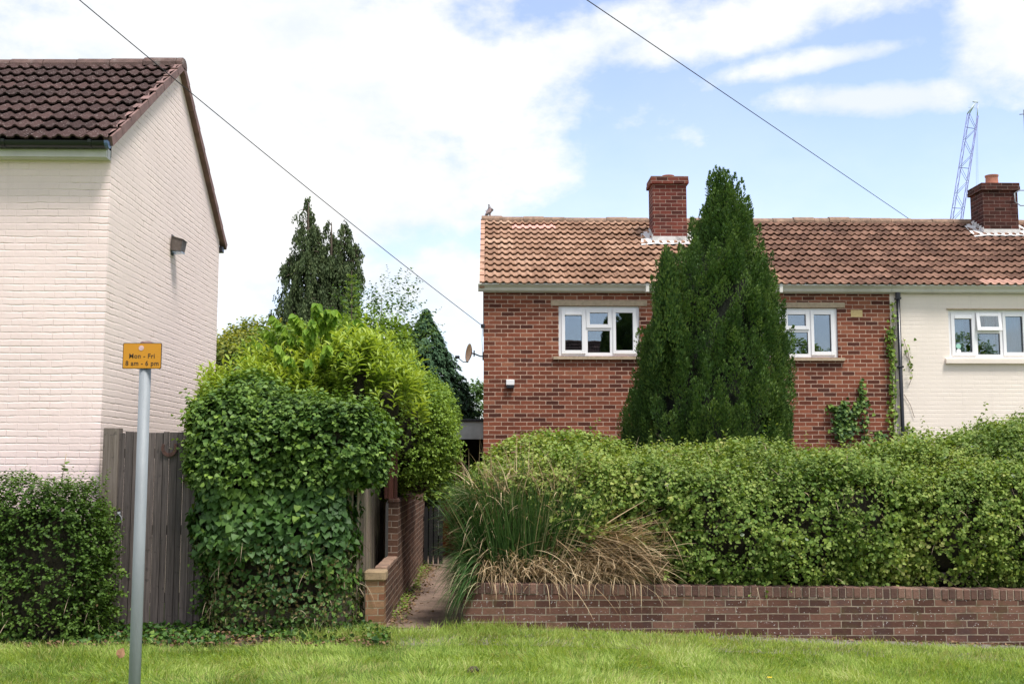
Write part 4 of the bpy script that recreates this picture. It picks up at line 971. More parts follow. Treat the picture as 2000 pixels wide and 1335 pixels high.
pl1 = [uv3(1889.5, 222, 140), uv3(1909, 226, 140), uv3(1894, 221, 141.4), uv3(1911, 226, 141.4)]
lines = []; ext = 1.6
base = [b_ + (b_ - t_) * ext for b_, t_ in zip(pl0, pl1)]
for a, b_ in zip(base, pl1): lines.append(([tuple(a), tuple(b_)], .055))
mbn = 22
tubes_mesh('jib_chords', lines, M['crane'], cr)
lines = []
for k in range(mbn + 1):
    f = k / mbn; g = (k + 1) / mbn
    P = [a + (b_ - a) * f for a, b_ in zip(base, pl1)]; Q = [a + (b_ - a) * min(1, g) for a, b_ in zip(base, pl1)]
    if k % 3 == 0: lines += [([tuple(P[0]), tuple(P[1])], .045)]
    if k < mbn: lines += [([tuple(P[k % 2]), tuple(Q[1 - k % 2])], .028), ([tuple(P[2 + k % 2]), tuple(Q[3 - k % 2])], .028), ([tuple(P[0]), tuple(Q[2])], .028), ([tuple(P[1]), tuple(Q[3])], .028)]
tubes_mesh('jib_lattice', lines, M['crane'], cr, 4)
hd = uv3(1905, 201, 140)
tubes_mesh('jib_head', [([tuple(pl1[0]), tuple(hd)], .09), ([tuple(pl1[1]), tuple(hd + np.array([.3, 0, -.3]))], .06), ([tuple(pl1[2]), tuple(hd)], .07), ([tuple(hd + np.array([-.35, 0, .15])), tuple(hd + np.array([.35, 0, .1]))], .1), ([tuple(hd + np.array([-.9, 0, -.6])), tuple(hd + np.array([.2, 0, -.7]))], .03)], M['crane_grey'], cr)
tubes_mesh('hoist_rope', [([tuple(hd + np.array([.1, 0, 0])), tuple(uv3(1907, 470, 140))], .012), ([tuple(hd + np.array([.25, 0, 0])), tuple(uv3(1911, 470, 140))], .012)], M['wire'], cr, 4)
bb = (base[0] + base[1]) / 2
tubes_mesh('crane_mast', [([(bb[0] + dx, 140 + dy, 0), (bb[0] + dx, 140 + dy, bb[2])], .09) for dx in (-.9, .9) for dy in (0, 1.8)], M['crane'], cr)

# ------------------------------------------------------------------ across the street: the house the windows mirror
oh = thing('opposite_house', 'red-brown roofed house across the street that shows mirrored in the window glass', 'house', (4, -22, 0))
mb = MB(); mb.box(-.5, 9.4, -29, -22, -.3, 5.4); mb.build('wall', M['brick'], oh)
tiles('roof', oh, -.7, 9.6, (-21.7, 5.3), (-25.5, 8.75), [M['tile_brown']])
mb = MB(); mb.quad((-.7, -25.5, 8.75), (9.6, -25.5, 8.75), (9.6, -29.3, 5.3), (-.7, -29.3, 5.3)); mb.build('rear_roof', M['tile_brown'], oh)
ridge_tiles('ridge', oh, -.7, 9.6, -25.5, 8.8, M['ridge_dark'])
# ------------------------------------------------------------------ ground sheets
def sheet(name, xs, ys, mat, dz=0.0, noise_amp=0.0, zf=None):
    X, Y = np.meshgrid(xs, ys); P = np.stack([X.ravel(), Y.ravel(), np.zeros(X.size)], 1)
    P[:, 2] = gz(P[:, 0]) + dz + (noise_amp * (vn(P, 2.1, 3) - .5) if noise_amp else 0)
    if zf is not None: P[:, 2] += zf(P)
    nx, ny = len(xs), len(ys); i = np.arange(ny - 1)[:, None] * nx + np.arange(nx - 1)[None, :]; i = i.ravel()
    o = link_mesh(name, P, np.stack([i, i + 1, i + nx + 1, i + nx], 1), mat, loc=(0, 0, 0), smooth=True); tag(o, kind='structure'); return o
xs = np.array([-1500, -200, -40, *np.linspace(-14, 14, 57), 40, 200, 1500.]); ys = np.array([-1500, -200, -30, *np.linspace(-12, 30, 43), 80, 300, 1500.])
sheet('ground', xs, ys, M['ground'])
sheet('pavement', np.linspace(-14, 14, 57), np.linspace(11.2, 12.6, 5), M['concrete'], .006)
sheet('path', np.linspace(WX - .02, wx0 + .35, 8), np.linspace(12.29, 24, 60), M['dirt'], .014, .02)
sheet('garden_soil', np.linspace(wx0 + .22, 12, 20), np.linspace(12.5, 19.9, 10), M['soil'], .0, .04, zf=lambda P: .40 - .0145 * np.clip(P[:, 0], 0, 20) - gz(P[:, 0]) )
sheet('road', np.linspace(-60, 60, 5), np.linspace(-11, -4.2, 5), M['asphalt'], .006)

# ------------------------------------------------------------------ lawn
def grass():
    n = 250000
    P = np.stack([rng.uniform(-7, 8.2, n), 6.8 + 5.4 * rng.random(n) ** .85, np.zeros(n)], 1)
    edge = np.where(P[:, 0] < -1.35, 11.2, np.where(P[:, 0] < 2.3, 12.14, 11.98)) + .26 * (vn(P, 1.6, 3) - .5)
    P = P[P[:, 1] < edge]; n = len(P); edge = None
    P[:, 2] = gz(P[:, 0])
    t1 = np.clip((vn(P, 1.1, 4) - .5) * 1.7 + .5, 0, 1); t2 = vn(P, 3.5, 2); D = rv(n) * .6 + UP * .85 + np.stack([1.1 * (vn(P, 3.0) - .5) * 2, 1.1 * (vn(P + 40, 3.0) - .5) * 2, np.zeros(n)], 1)
    L = (.04 + .045 * rng.random(n) + .09 * np.clip(t2 - .5, 0, 1)) * (.75 + .7 * t1)
    T = np.stack([np.clip(.12 + .5 * t1 + .8 * (rng.random(n) - .5) + .5 * (t2 - .5), 0, 1), np.where(rng.random(n) < .10 + .35 * (t2 < .38), rng.random(n), 0), np.zeros(n)], 1)
    parts = [ribbons(P, D, L, .0048, rng.random(n) * 1.6, 3, T)]
    m_ = 2600; q = np.stack([rng.uniform(-7, 8.2, m_), rng.uniform(7.5, 11.9, m_), np.zeros(m_)], 1); q = q[vn(q + 9, 1.7, 2) > .6]; q[:, 2] = gz(q[:, 0]) + .015; m_ = len(q)
    T = np.stack([rng.random(m_) * .35, np.zeros(m_), np.zeros(m_)], 1); V_, F_, T_ = shoots(q, UP * .6 + rv(m_) * .8, .05, 5, .03, 'oval', young=.1, tintbase=rng.random(m_) * .3)
    parts.append((V_, F_, T_))
    # longer tufts at the verge's far edge and where the mower misses
    tc = [(-1.55, 11.45, 350, .2, .17), (-1.2, 11.75, 420, .2, .15), (-.1, 12.05, 500, .25, .15), (.05, 12.1, 500, .3, .13), (-.75, 12.0, 350, .4, .09), (2.3, 12.0, 150, .3, .12), (1.2, 12.12, 700, 1.1, .085), (3.6, 11.9, 400, 1.6, .08), (-.15, 11.8, 600, .5, .09), (.1, 9.1, 200, .15, .07), (2.1, 10.6, 300, .4, .075), (-3.2, 10.2, 400, .5, .08), (4.4, 10.4, 400, .5, .08), (-4.4, 10.9, 500, .7, .08)]
    for cx_, cy_, m_, r_, h_ in tc:
        q = np.stack([cx_ + rng.normal(size=m_) * r_, np.minimum(cy_ + rng.normal(size=m_) * min(r_, .12), 12.2), np.zeros(m_)], 1); q[:, 2] = gz(q[:, 0])
        T = np.stack([rng.random(m_) * .6 + .1, (rng.random(m_) < .15) * rng.random(m_), np.zeros(m_)], 1)
        parts.append(ribbons(q, rv(m_) * .55 + UP, h_ * (.5 + .7 * rng.random(m_)), .005, rng.random(m_) * 1.8, 4, T))
    V, Fc, T = merge(parts); o = link_mesh('grass', V, Fc, M['lawn'], loc=(0, 0, 0), tint=T); tag(o, 'bright green mown lawn grass of the verge in front of the walls', 'grass', kind='stuff')
grass()
mole = MB(); cx_, cz_ = U(925, 1302, 9.75); mole.lathe([(.06, 0), (.05, .03), (.03, .045), (.0, .05)], (cx_, 9.75, .01), 10); mole = mole.build('earth_clod', M['soil'], loc=(cx_, 9.75, 0), smooth=True); tag(mole, 'brown clod of earth lying in the lawn in front of the low wall', 'clod')
xl_, zl_ = U(233, 1280, 10.2)
v_ = leaves(np.array([[xl_, 10.2, .06]]), np.array([[.3, -.2, .8]]), np.array([[0, -1., .4]]), .1, 'oval'); lf = link_mesh('fallen_leaf', v_[0], v_[1], plain('dry_brown_leaf', (.42, .22, .12), .8), loc=(xl_, 10.2, .05), tint=v_[2]); tag(lf, 'dry brown fallen leaf on the lawn left of the sign pole', 'leaf')
xl_, zl_ = U(1503, 1313, 9.6)
mb = MB()
for k in range(9): a = k * .7; mb.add([(xl_, 9.6, .055 + gz(xl_)), (xl_ + .02 * math.cos(a - .3), 9.6 + .02 * math.sin(a - .3), .06 + gz(xl_)), (xl_ + .024 * math.cos(a), 9.6 + .024 * math.sin(a), .063 + gz(xl_)), (xl_ + .02 * math.cos(a + .3), 9.6 + .02 * math.sin(a + .3), .06 + gz(xl_))], [(0, 1, 2, 3)])
bc = mb.build('buttercup', plain('petal_yellow', (.8, .55, .02), .5), loc=(xl_, 9.6, 0), fix=False); tag(bc, 'single yellow buttercup flower in the lawn before the low wall', 'flower')
MB().tube([(xl_, 9.6, gz(xl_)), (xl_, 9.6, .056 + float(gz(xl_)))], .0015, 4).build('stem', M['privet'], bc)

# ------------------------------------------------------------------ crown tools
def cube_pts(n):
    c = rng.uniform(-1, 1, (n, 3)); ax = rng.integers(0, 3, n); s = rng.choice([-1., 1.], n); c[np.arange(n), ax] = s; return c
def crown(blobs, dens, amp=.1, ns=2.2, zmin=None, depth=.05, ymax=None):
    """blobs (cx,cy,cz,hx,hy,hz,power) -> points and outward normals of the lumpy union's skin"""
    Ps = []; Ns = []
    for bi, b in enumerate(blobs):
        c = np.array(b[:3]); h = np.array(b[3:6]); p = b[6] if len(b) > 6 else 2.5
        area = 8 * (h[0] * h[1] + h[1] * h[2] + h[0] * h[2]) * (.6 if p < 3 else .85); n = int(area * dens)
        wt = np.array([h[1] * h[2], h[0] * h[2], h[0] * h[1]]); q = rng.uniform(-1, 1, (n, 3)); ax = rng.choice(3, n, p=wt / wt.sum()); q[np.arange(n), ax] = rng.choice([-1., 1.], n)
        q = q / (np.sum(np.abs(q) ** p, 1) ** (1 / p))[:, None]; N_ = nrm(np.sign(q) * np.abs(q) ** (p - 1) / h); P = c + q * h
        keep = np.ones(n, bool)
        for bj, b2 in enumerate(blobs):
            if bj == bi: continue
            p2 = b2[6] if len(b2) > 6 else 2.5
            keep &= np.sum(np.abs((P - np.array(b2[:3])) / np.array(b2[3:6])) ** p2, 1) > .8
        P = P[keep]; N_ = N_[keep]
        Ps.append(P); Ns.append(N_)
    P = np.concatenate(Ps); N_ = np.concatenate(Ns); P = P + N_ * ((vn(P, ns, 3) - .4) * 2.4 * amp - np.abs(rng.normal(size=len(P))) * depth)[:, None]
    k = np.ones(len(P), bool)
    if zmin is not None: k &= P[:, 2] > zmin
    if ymax is not None: k &= P[:, 1] < ymax
    k &= N_[:, 2] > -.85
    return P[k], N_[k]
def core(name, blobs, parent, sc=.82, mat='twig'):
    Vs = []; Fs = []; k = 0; n = 14
    for b in blobs:
        c = np.array(b[:3]); h = np.array(b[3:6]); p = b[6] if len(b) > 6 else 2.5; G = []
        for i in range(n + 1):
            for j in range(2 * n):
                th = math.pi * i / n; ph = math.pi * j / n; G.append((math.sin(th) * math.cos(ph), math.sin(th) * math.sin(ph), math.cos(th)))
        q = np.array(G); q = q / (np.sum(np.abs(q) ** p, 1) ** (1 / p))[:, None]; P = c + q * h * sc; P += nrm(q) * ((vn(P, 3, 2) - .5) * .2 * min(h))[:, None]; P[:, 2] = np.maximum(P[:, 2], c[2] - h[2] * .97)
        Vs.append(P); Fs += [(k + i * 2 * n + j, k + i * 2 * n + (j + 1) % (2 * n), k + (i + 1) * 2 * n + (j + 1) % (2 * n), k + (i + 1) * 2 * n + j) for i in range(n) for j in range(2 * n)]; k += len(P)
    return link_mesh(name, np.concatenate(Vs), Fs, M[mat], parent, smooth=True)
def leafmesh(name, parts, mat, parent=None, loc=None):
    V, Fc, T = merge(parts if isinstance(parts, list) else [parts]); return link_mesh(name, V, Fc, M[mat] if isinstance(mat, str) else mat, parent, loc, tint=T, smooth=True)
def twigs(name, P, N_, length, r, mat, parent, curl=.5, K=5):
    V, Fc, T = ribbons(P, N_, length, r * 2, curl, K); return link_mesh(name, V, Fc, M[mat], parent, tint=T)
def pick(P, N_, n):
    i = rng.choice(len(P), min(n, len(P)), replace=False); return P[i], N_[i]
def hedge_tint(P, lo=.0, sc=1.4): return np.clip((vn(P, sc, 3) - .5) * 1.6 + .5 + lo, 0, 1)

# ------------------------------------------------------------------ privet hedge at far left
hl = thing('privet_hedge', 'clipped dark green hedge in front of the painted house, left of the wooden gate', 'hedge', (-5.5, 11.65, 0))
HB = [(-6.1, 11.68, .62, 2.3, .42, .93, 5), (-4.4, 11.66, .6, .5, .42, .86, 4)]
core('branches', HB, hl, .76); P, N_ = crown(HB, 460, .09, 3, .05, .09)
leafmesh('foliage', [shoots(P, N_ + UP * .5 + rv(len(P)) * .5, .1, 5, .038, 'oval', tintbase=hedge_tint(P), young=.35)], 'privet', hl)
q, qn = pick(*crown([(-6.1, 11.68, 1.5, 2.25, .36, .1, 4), (-4.4, 11.66, 1.42, .48, .34, .1, 4)], 300), 260)
q[:, 2] = 1.45 + rng.random(len(q)) * .08
leafmesh('new_shoots', [shoots(q, UP + rv(len(q)) * .35, .08 + .16 * rng.random(len(q)) ** 2, 8, .036, 'oval', young=.6)], 'privet', hl)
q = np.array([[UX(px, 900, 11.7), 11.7 + rng.normal() * .08, 1.42] for px in (118, 185, 200, 95, 70, 175, 150)]); L = np.array([.36, .22, .3, .2, .12, .25, .16])
leafmesh('tall_shoot', [shoots(q[:1], UP + np.array([[.12, 0, 0]]), L[:1], 9, .08, 'heart', young=.5)], 'privet', hl)
for i in range(1, 7): leafmesh('tall_shoot', [shoots(q[i:i + 1], UP + rv(1) * .25, L[i:i + 1], 12, .045, 'oval', young=.5)], 'privet', hl)
tubes_mesh('stem', [([tuple(q[0]), tuple(q[0] + np.array([.02, 0, .2])), tuple(q[0] + np.array([.05, 0, .42]))], .004)], M['deadtwig'], hl)
k = P[:, 2] < .65; q, qn = pick(P[k], N_[k], 420); twigs('dead_twigs', q, rv(len(q)) + qn * .3, .1 + .25 * rng.random(len(q)), .003, 'deadtwig', hl)
k = P[:, 2] < .7; q, qn = pick(P[k], N_[k], 1500); leafmesh('dry_leaves', [leaves(q + qn * .02, rv(len(q)) - UP * .5, qn + rv(len(q)) * .5, .032, 'oval', tint=np.stack([rng.random(len(q)), np.zeros(len(q)), np.zeros(len(q))], 1))], 'ivy_dry', hl)

# ------------------------------------------------------------------ ivy mass on the fence
iv = thing('ivy_clad_fence', 'great block of dark glossy ivy over a fence between the wooden gate and the path', 'ivy', (-2.2, 12.25, 0))
MB().box(-3.1, -1.42, 12.27, 12.3, 0, 1.8).build('fence_panel', M['wood_fence'], iv)
IB = [(-2.17, 12.28, .95, .76, .44, 1.0, 5), (-2.17, 12.3, 1.85, .9, .5, .5, 4), (-2.72, 12.2, 2.1, .36, .42, .32, 3.5), (-1.6, 12.2, 2.0, .44, .46, .36, 3), (-2.2, 12.55, 2.1, .8, .7, .38, 2.5), (-2.9, 12.15, 1.85, .18, .3, .36, 2.5), (-2.5, 12.5, 2.3, .3, .4, .3, 2.3), (-2.3, 12.1, 1.85, .35, .36, .3, 2.5), (-1.25, 12.35, 1.78, .2, .36, .32, 2.5)]
core('branches', IB, iv, .7); P, N_ = crown(IB, 1300, .2, 1.9, .03, .09)
lo = P[:, 2] < 1.5
q, qn = P[lo], N_[lo]; front = np.clip(q[:, 2] / .9, .35, 1)
keep = rng.random(len(q)) < np.where(q[:, 2] < .75, .55, 1); q, qn = q[keep], qn[keep]
parts = [leaves(q + qn * .02, -UP * .8 + rv(len(q)) * .6 + qn * .45, qn + UP * .3 + rv(len(q)) * .45, (.04 + .042 * rng.random(len(q))) * np.clip(.5 + q[:, 2] * .6, .55, 1.1), 'heart', .2, np.stack([np.clip(hedge_tint(q, -.05, 2) * .7 + rng.random(len(q)) * .3, 0, 1), (rng.random(len(q)) < .06) * .5, np.zeros(len(q))], 1))]
q, qn = P[~lo], N_[~lo]; i = rng.choice(len(q), int(len(q) * .4), replace=False); q, qn = q[i], qn[i]
parts.append(shoots(q, qn + UP * .25 + rv(len(q)) * .5, .11, 4, .06, 'heart', tintbase=hedge_tint(q, .0, 2), young=.45, curl=.25, face=qn * .7 + UP * .7))
q2, q2n = pick(q, qn, 700); parts.append(shoots(q2, q2n * .6 + UP * .7 + rv(len(q2)) * .6, .12 + .2 * rng.random(len(q2)), 8, .052, 'heart', young=.7, curl=.25))
leafmesh('foliage', parts, 'ivy', iv)
k = P[:, 2] < .95; q, qn = pick(P[k], N_[k], 4600); leafmesh('dry_leaves', [leaves(q + qn * .03, rv(len(q)) - UP * .5, qn + rv(len(q)) * .5, .028, 'heart', tint=np.stack([rng.random(len(q)), np.zeros(len(q)), np.zeros(len(q))], 1))], 'ivy_dry', iv)
q, qn = pick(P[k], N_[k], 330); twigs('dead_twigs', q + qn * .03, rv(len(q)) + qn * .2, .08 + .25 * rng.random(len(q)) ** 2, .0032, 'deadtwig', iv, 1.2)
# straggling ivy reaching over the gate
q = np.stack([rng.uniform(-2.96, -2.85, 90), np.full(90, 12.05), rng.uniform(.2, 2.1, 90)], 1)
leafmesh('trailing_ivy', [shoots(q, np.array([[-.5, -.3, -.3]]) + rv(90) * .5, .14, 6, .05, 'heart', young=.4)], 'ivy', iv)
q = np.stack([rng.uniform(UX(205, 1000, 12), UX(240, 1000, 12), 26), np.full(26, 12.0), rng.uniform(.15, .85, 26)], 1)
leafmesh('trailing_shoots', [shoots(q, np.array([[.5, -.3, .3]]) + rv(26) * .5, .16, 7, .05, 'oval', young=.5)], 'privet', hl)

# ground ivy and litter at the foot of hedge and ivy
n = 5200; q = np.stack([rng.uniform(-7, -.95, n), 11.15 + rng.random(n) * 1.0, np.zeros(n)], 1); q[:, 2] = .02 + .05 * rng.random(n) + .12 * np.clip(q[:, 1] - 11.75, 0, 1) ; q = q[(vn(q, 3, 2) + .25 * (q[:, 1] - 11.3) > .42)]; q = q[~((q[:, 0] > -1.15) & (q[:, 1] > 12.0))]; n = len(q)
o = leafmesh('ground_ivy', [leaves(q, rv(n) + UP * .1, UP + rv(n) * .7, .045, 'heart', tint=np.stack([rng.random(n) * .8, (rng.random(n) < .08) * .6, np.zeros(n)], 1))], 'ivy', loc=(0, 0, 0)); tag(o, 'low ivy creeping over the bare soil at the foot of the hedge and gate', 'ground cover', kind='stuff')
n = 3400; q = np.stack([rng.uniform(-7, -.95, n), 11.1 + rng.random(n) * 1.1, np.full(n, .025) + .03 * rng.random(n)], 1)
m_ = 700; q = np.concatenate([q, np.stack([WX + .04 + np.abs(rng.normal(size=m_)) * .12, 12.4 + 7 * rng.random(m_), .02 + .05 * rng.random(m_)], 1), np.stack([rng.uniform(.5, 7.5, 500), 12.28 - .12 * rng.random(500), np.zeros(500)], 1)]); q[n + m_:, 2] = gz(q[n + m_:, 0]) + .02; n = len(q)
o = leafmesh('leaf_litter', [leaves(q, rv(n) * np.array([1, 1, .3]), UP + rv(n) * .6, .02 + .03 * rng.random(n), 'oval', tint=np.stack([rng.random(n) * .8, np.zeros(n), np.zeros(n)], 1))], 'litter', loc=(0, 0, 0)); tag(o, 'brown fallen leaves and litter along the foot of the walls and hedges', 'leaf litter', kind='stuff')
sheet('soil', np.linspace(-8, WX + .1, 20), np.linspace(11.22, 12.7, 8), M['soil'], .012, .015)
q = np.stack([WX + .03 + np.abs(rng.normal(size=130)) * .07, rng.uniform(12.6, 19.5, 130), np.full(130, .0)], 1)
o = leafmesh('weeds', [shoots(q, UP + rv(130) * .6, .1 + .08 * rng.random(130), 6, .03, 'oval', young=.4)], 'shrub', loc=(0, 0, 0)); tag(o, 'small green weeds along the foot of the path wall', 'weeds', kind='stuff')

# ------------------------------------------------------------------ bright laurel behind the ivy
def pt(px, py, Y): x, z = U(px, py, Y); return (x, Y, z)
def bl(px, py, Y, hx, hy, hz, p=2.3): return (*pt(px, py, Y), hx, hy, hz, p)
la = thing('laurel_bush', 'bright yellow-green laurel bush rising behind the ivy block', 'bush', (-2, 13.8, 0))
LB = [bl(470, 810, 13.2, .38, .5, .34), bl(555, 780, 13.4, .34, .6, .36), bl(630, 765, 13.6, .36, .6, .44), bl(700, 755, 13.4, .3, .6, .46), bl(757, 790, 13.5, .24, .5, .36), bl(590, 870, 13.3, .75, .5, .55)]
core('branches', LB, la, .55); P, N_ = crown(LB, 105, .24, 1.8, 1.6, .1); k = N_[:, 2] > -.3; P, N_ = P[k], N_[k]
leafmesh('foliage', [shoots(P, N_ * .5 + UP * 1.1 + rv(len(P)) * .4, .16 + .26 * rng.random(len(P)) ** 1.5, 11, .13, 'long', spread=.75, young=.35, droop=.05, curl=.12, tintbase=hedge_tint(P, .05))], 'laurel', la)
sh = thing('small_leaved_shrub', 'small-leaved green shrub overhanging the stepped brick wall and the path', 'bush', (-.95, 15.4, 0))
SB = [bl(785, 850, 14.8, .4, .7, .6), bl(812, 870, 15.2, .42, .85, .55), bl(790, 800, 15.3, .42, .8, .45), bl(825, 815, 16.0, .34, .8, .4), bl(765, 745, 15.0, .26, .6, .3), bl(815, 930, 15.2, .3, .7, .3), bl(745, 830, 14.6, .35, .5, .5)]
core('branches', SB, sh, .72); P, N_ = crown(SB, 400, .2, 2.4, 1.15, .07)
leafmesh('foliage', [shoots(P, N_ * .7 + UP * .4 + rv(len(P)) * .6, .15, 7, .042, 'oval', young=.55, tintbase=hedge_tint(P, .0, 2.5))], 'shrub', sh)
q, qn = pick(P, N_, 260); q = q[qn[:, 2] > -.2]; leafmesh('new_shoots', [shoots(q, UP + rv(len(q)) * .5, .3, 12, .04, 'oval', young=.9, droop=.3)], 'shrub', sh)
tubes_mesh('stem', [([(-1.5, 15.3, 0), (-1.45, 15.3, 1.0), (-1.2, 15.2, 2.0)], .03), ([(-1.5, 15.5, 0), (-1.4, 15.8, 1.2), (-1.0, 15.7, 2.1)], .025)], M['bark'], sh)

# ------------------------------------------------------------------ cherry sapling with hanging leaves
chy = thing('cherry_sapling', 'young cherry tree with long drooping bright leaves above the laurel bush', 'tree', (UX(620, 900, 13.9), 13.9, 0))
tips = [(531, 612, .0), (618, 588, .1), (600, 636, -.2), (537, 668, -.1), (602, 696, -.3), (672, 682, -.2), (713, 655, 0), (660, 640, .2), (560, 640, .3), (462, 715, .0), (640, 600, .3), (590, 655, .3), (695, 620, .3), (575, 610, .2), (655, 600, .2), (610, 620, -.2), (680, 655, -.1), (560, 690, -.3), (640, 670, -.3), (520, 640, .1), (735, 665, .2), (500, 660, .4), (725, 700, .1), (575, 700, .1), (650, 720, .0), (480, 690, .3)]
base_ = np.array(pt(618, 900, 13.9)); lines = [([(base_[0], 13.9, 0), tuple(base_), pt(625, 760, 13.9), pt(622, 640, 13.9)], [.035, .025, .016, .006])]; parts = []
for tx, ty, dy in tips:
    tip = np.array(pt(tx, ty, 13.1 + dy)); rt = np.array(pt(620 + (tx - 620) * .12, ty + 75 + abs(tx - 620) * .35, 13.7)); md = (tip + rt) / 2 + UP * .04
    lines.append(([tuple(rt), tuple(md), tuple(tip)], [.01, .007, .003])); m_ = 62; f = .3 + .65 * rng.random(m_) ** .6
    q = rt + (tip - rt) * f[:, None] + UP * (.04 * 4 * f * (1 - f))[:, None]; dr = nrm(tip - rt)
    parts.append(leaves(q, -UP * .95 + dr * .5 + rv(m_) * .42, rv(m_) * .6 + UP * .35 + np.array([0, -.8, 0]), .095 + .06 * rng.random(m_), 'spear', .1, np.stack([rng.random(m_), (f > .985) * .8, np.zeros(m_)], 1)))
leafmesh('foliage', parts, 'cherry', chy); tubes_mesh('trunk', lines, M['bark'], chy, 6)
sp = thing('spruce_sapling', 'thin upright conifer leader poking up right of the cherry sapling', 'tree', (UX(685, 640, 15), 15, 0))
a_, b_ = np.array(pt(687, 700, 15)), np.array(pt(687, 528, 15)); tubes_mesh('trunk', [([(a_[0], 15, 0), tuple(a_), tuple(b_)], [.02, .008, .003])], M['bark'], sp, 6)
parts = []
for k in range(13):
    f = k / 13; c = a_ + (b_ - a_) * f
    for s_ in range(4):
        an = s_ * 1.57 + k; d = np.array([[math.cos(an), math.sin(an), .35]]); ln = .16 * (1 - f) + .05; m_ = 14; g = np.linspace(.1, 1, m_)[:, None]
        parts.append(leaves(c + d * ln * g, d + rv(m_) * .8, rv(m_), .035, 'dia', tint=np.stack([rng.random(m_), rng.random(m_) * .3, np.zeros(m_)], 1)))
leafmesh('foliage', parts, 'shrub', sp)

# ------------------------------------------------------------------ trees further back
def tree(name, label, blobs, dens, lsize, mat, trunk, shoot=.25, K=7, shape='oval', amp=.25, ns=1.2, young=.3, cscale=.7, spread=.9, corep=True, tsc=.9):
    c = thing(name, label, 'tree', (trunk[0], trunk[1], 0))
    P, N_ = crown(blobs, dens, amp, ns, .5, .12)
    leafmesh('crown', [shoots(P, N_ * .7 + UP * .4 + rv(len(P)) * .6, shoot, K, lsize, shape, spread, young=young, tintbase=hedge_tint(P, 0, tsc))], mat, c)
    if corep: core('inner_branches', blobs, c, cscale)
    lines = [([(trunk[0], trunk[1], 0), (trunk[0], trunk[1], trunk[2] * .6), (trunk[0] + .1, trunk[1], trunk[2])], [trunk[3], trunk[3] * .7, trunk[3] * .3])]
    for b in blobs: lines.append(([(trunk[0], trunk[1], trunk[2] * .5), tuple((np.array(b[:3]) + np.array([trunk[0], trunk[1], trunk[2] * .5])) / 2 + np.array([0, 0, -.1])), (b[0], b[1], b[2] + b[5] * .8)], [trunk[3] * .5, trunk[3] * .35, trunk[3] * .1]))
    tubes_mesh('trunk', lines, M['bark'], c, 6); return c
tree('broadleaf_tree', 'green and yellowing tree just right of the painted gable wall', [bl(470, 720, 22, .65, 1.0, .55), bl(455, 770, 21, .5, .8, .8), bl(510, 700, 22.5, .6, .8, .6), bl(550, 760, 22, .9, 1, .9), bl(440, 700, 23, .35, .6, .35)], 100, .085, 'olive', (-4.6, 22.2, 3.0, .1), young=.8)
tree('broadleaf_tree', 'loose mid-green tree filling the gap behind the cherry sapling', [bl(620, 705, 19, .7, .9, .5), bl(680, 690, 19.5, .55, .8, .45), bl(720, 720, 19, .6, .8, .8), bl(600, 740, 18.5, 1.0, .8, .7)], 130, .075, 'shrub', (-2.7, 19.2, 3.2, .08), young=.4, amp=.22)
tree('birch_tree', 'sparse airy tree with small leaves against the sky right of the weeping conifer', [bl(745, 620, 25, .55, .7, .6), bl(775, 640, 25.5, .5, .7, .45), bl(720, 660, 25, .5, .7, .6)], 26, .075, 'birch', (-2.3, 25.2, 4.4, .06), shoot=.45, K=9, corep=False, amp=.5, ns=2.5)
tree('far_shrub', 'small light green shrub showing above the side shed roof', [bl(929, 795, 31, .3, .5, .5), bl(938, 772, 31, .25, .4, .35)], 80, .09, 'birch', (-.4, 31, 2.6, .05), corep=False)

def weeping(name, label, tops, Y, zb, mat):
    c = thing(name, label, 'tree', (tops[0][0], Y, 0)); parts = []; lines = []
    for (x, z, wd, lean) in tops:
        lines.append(([(x, Y, 0), (x, Y, z * .6), (x + lean * .6, Y, z - .7), (x + lean, Y, z - .3)], [.16, .1, .03, .01]))
        H = z - zb; nb = int(H * 25)
        for k in range(nb):
            f = rng.random() ** .75; zz = z - .05 - f * H; an = rng.random() * 6.283; r_ = wd * (.08 + .92 * f ** .62) * (.45 + .65 * rng.random()); d = np.array([math.cos(an), math.sin(an), 0]); c0_ = np.array([x + lean * (1 - f), Y, zz])
            tipb = c0_ + d * r_ + UP * (r_ * .12)
            if rng.random() < .5: lines.append(([tuple(c0_), tuple((c0_ + tipb) / 2 + UP * .08), tuple(tipb)], [.02, .014, .006]))
            nf = 5 + int(r_ * 4)
            for j in range(nf):
                g = .3 + .7 * (j + rng.random()) / nf; b0 = c0_ + (tipb - c0_) * g + rv(1)[0] * .06; ln = .25 + .5 * rng.random() * (.5 + f); m_ = int(9 + ln * 36); h = rng.random(m_)[:, None]
                sway = d * .12
                q = b0 - UP * ln * h + sway * h + rv(m_) * (.035 + .03 * h)
                parts.append(leaves(q, -UP * 1 + rv(m_) * .45 + d * .2, rv(m_) + d, .1, 'dia', tint=np.stack([np.clip(rng.random(m_) * .5 + .5 * rng.random(), 0, 1), np.zeros(m_), np.zeros(m_)], 1)))
    leafmesh('crown', parts, mat, c); tubes_mesh('trunk', lines, M['bark'], c, 5); return c
Yc = 34; tp_ = lambda px, py: U(px, py, Yc)
def top(px, py, w, lean=0): x, z = tp_(px, py); return (x - lean, z, w, lean)
weeping('weeping_conifer', 'tall dark weeping conifer with several tops standing behind the garden bushes', [top(603, 380, .95), top(648, 415, .7), top(675, 428, .9, .3), top(568, 480, .9, -.15), top(625, 470, .8), top(698, 462, .35, .3)], Yc, 4.2, 'conifer')
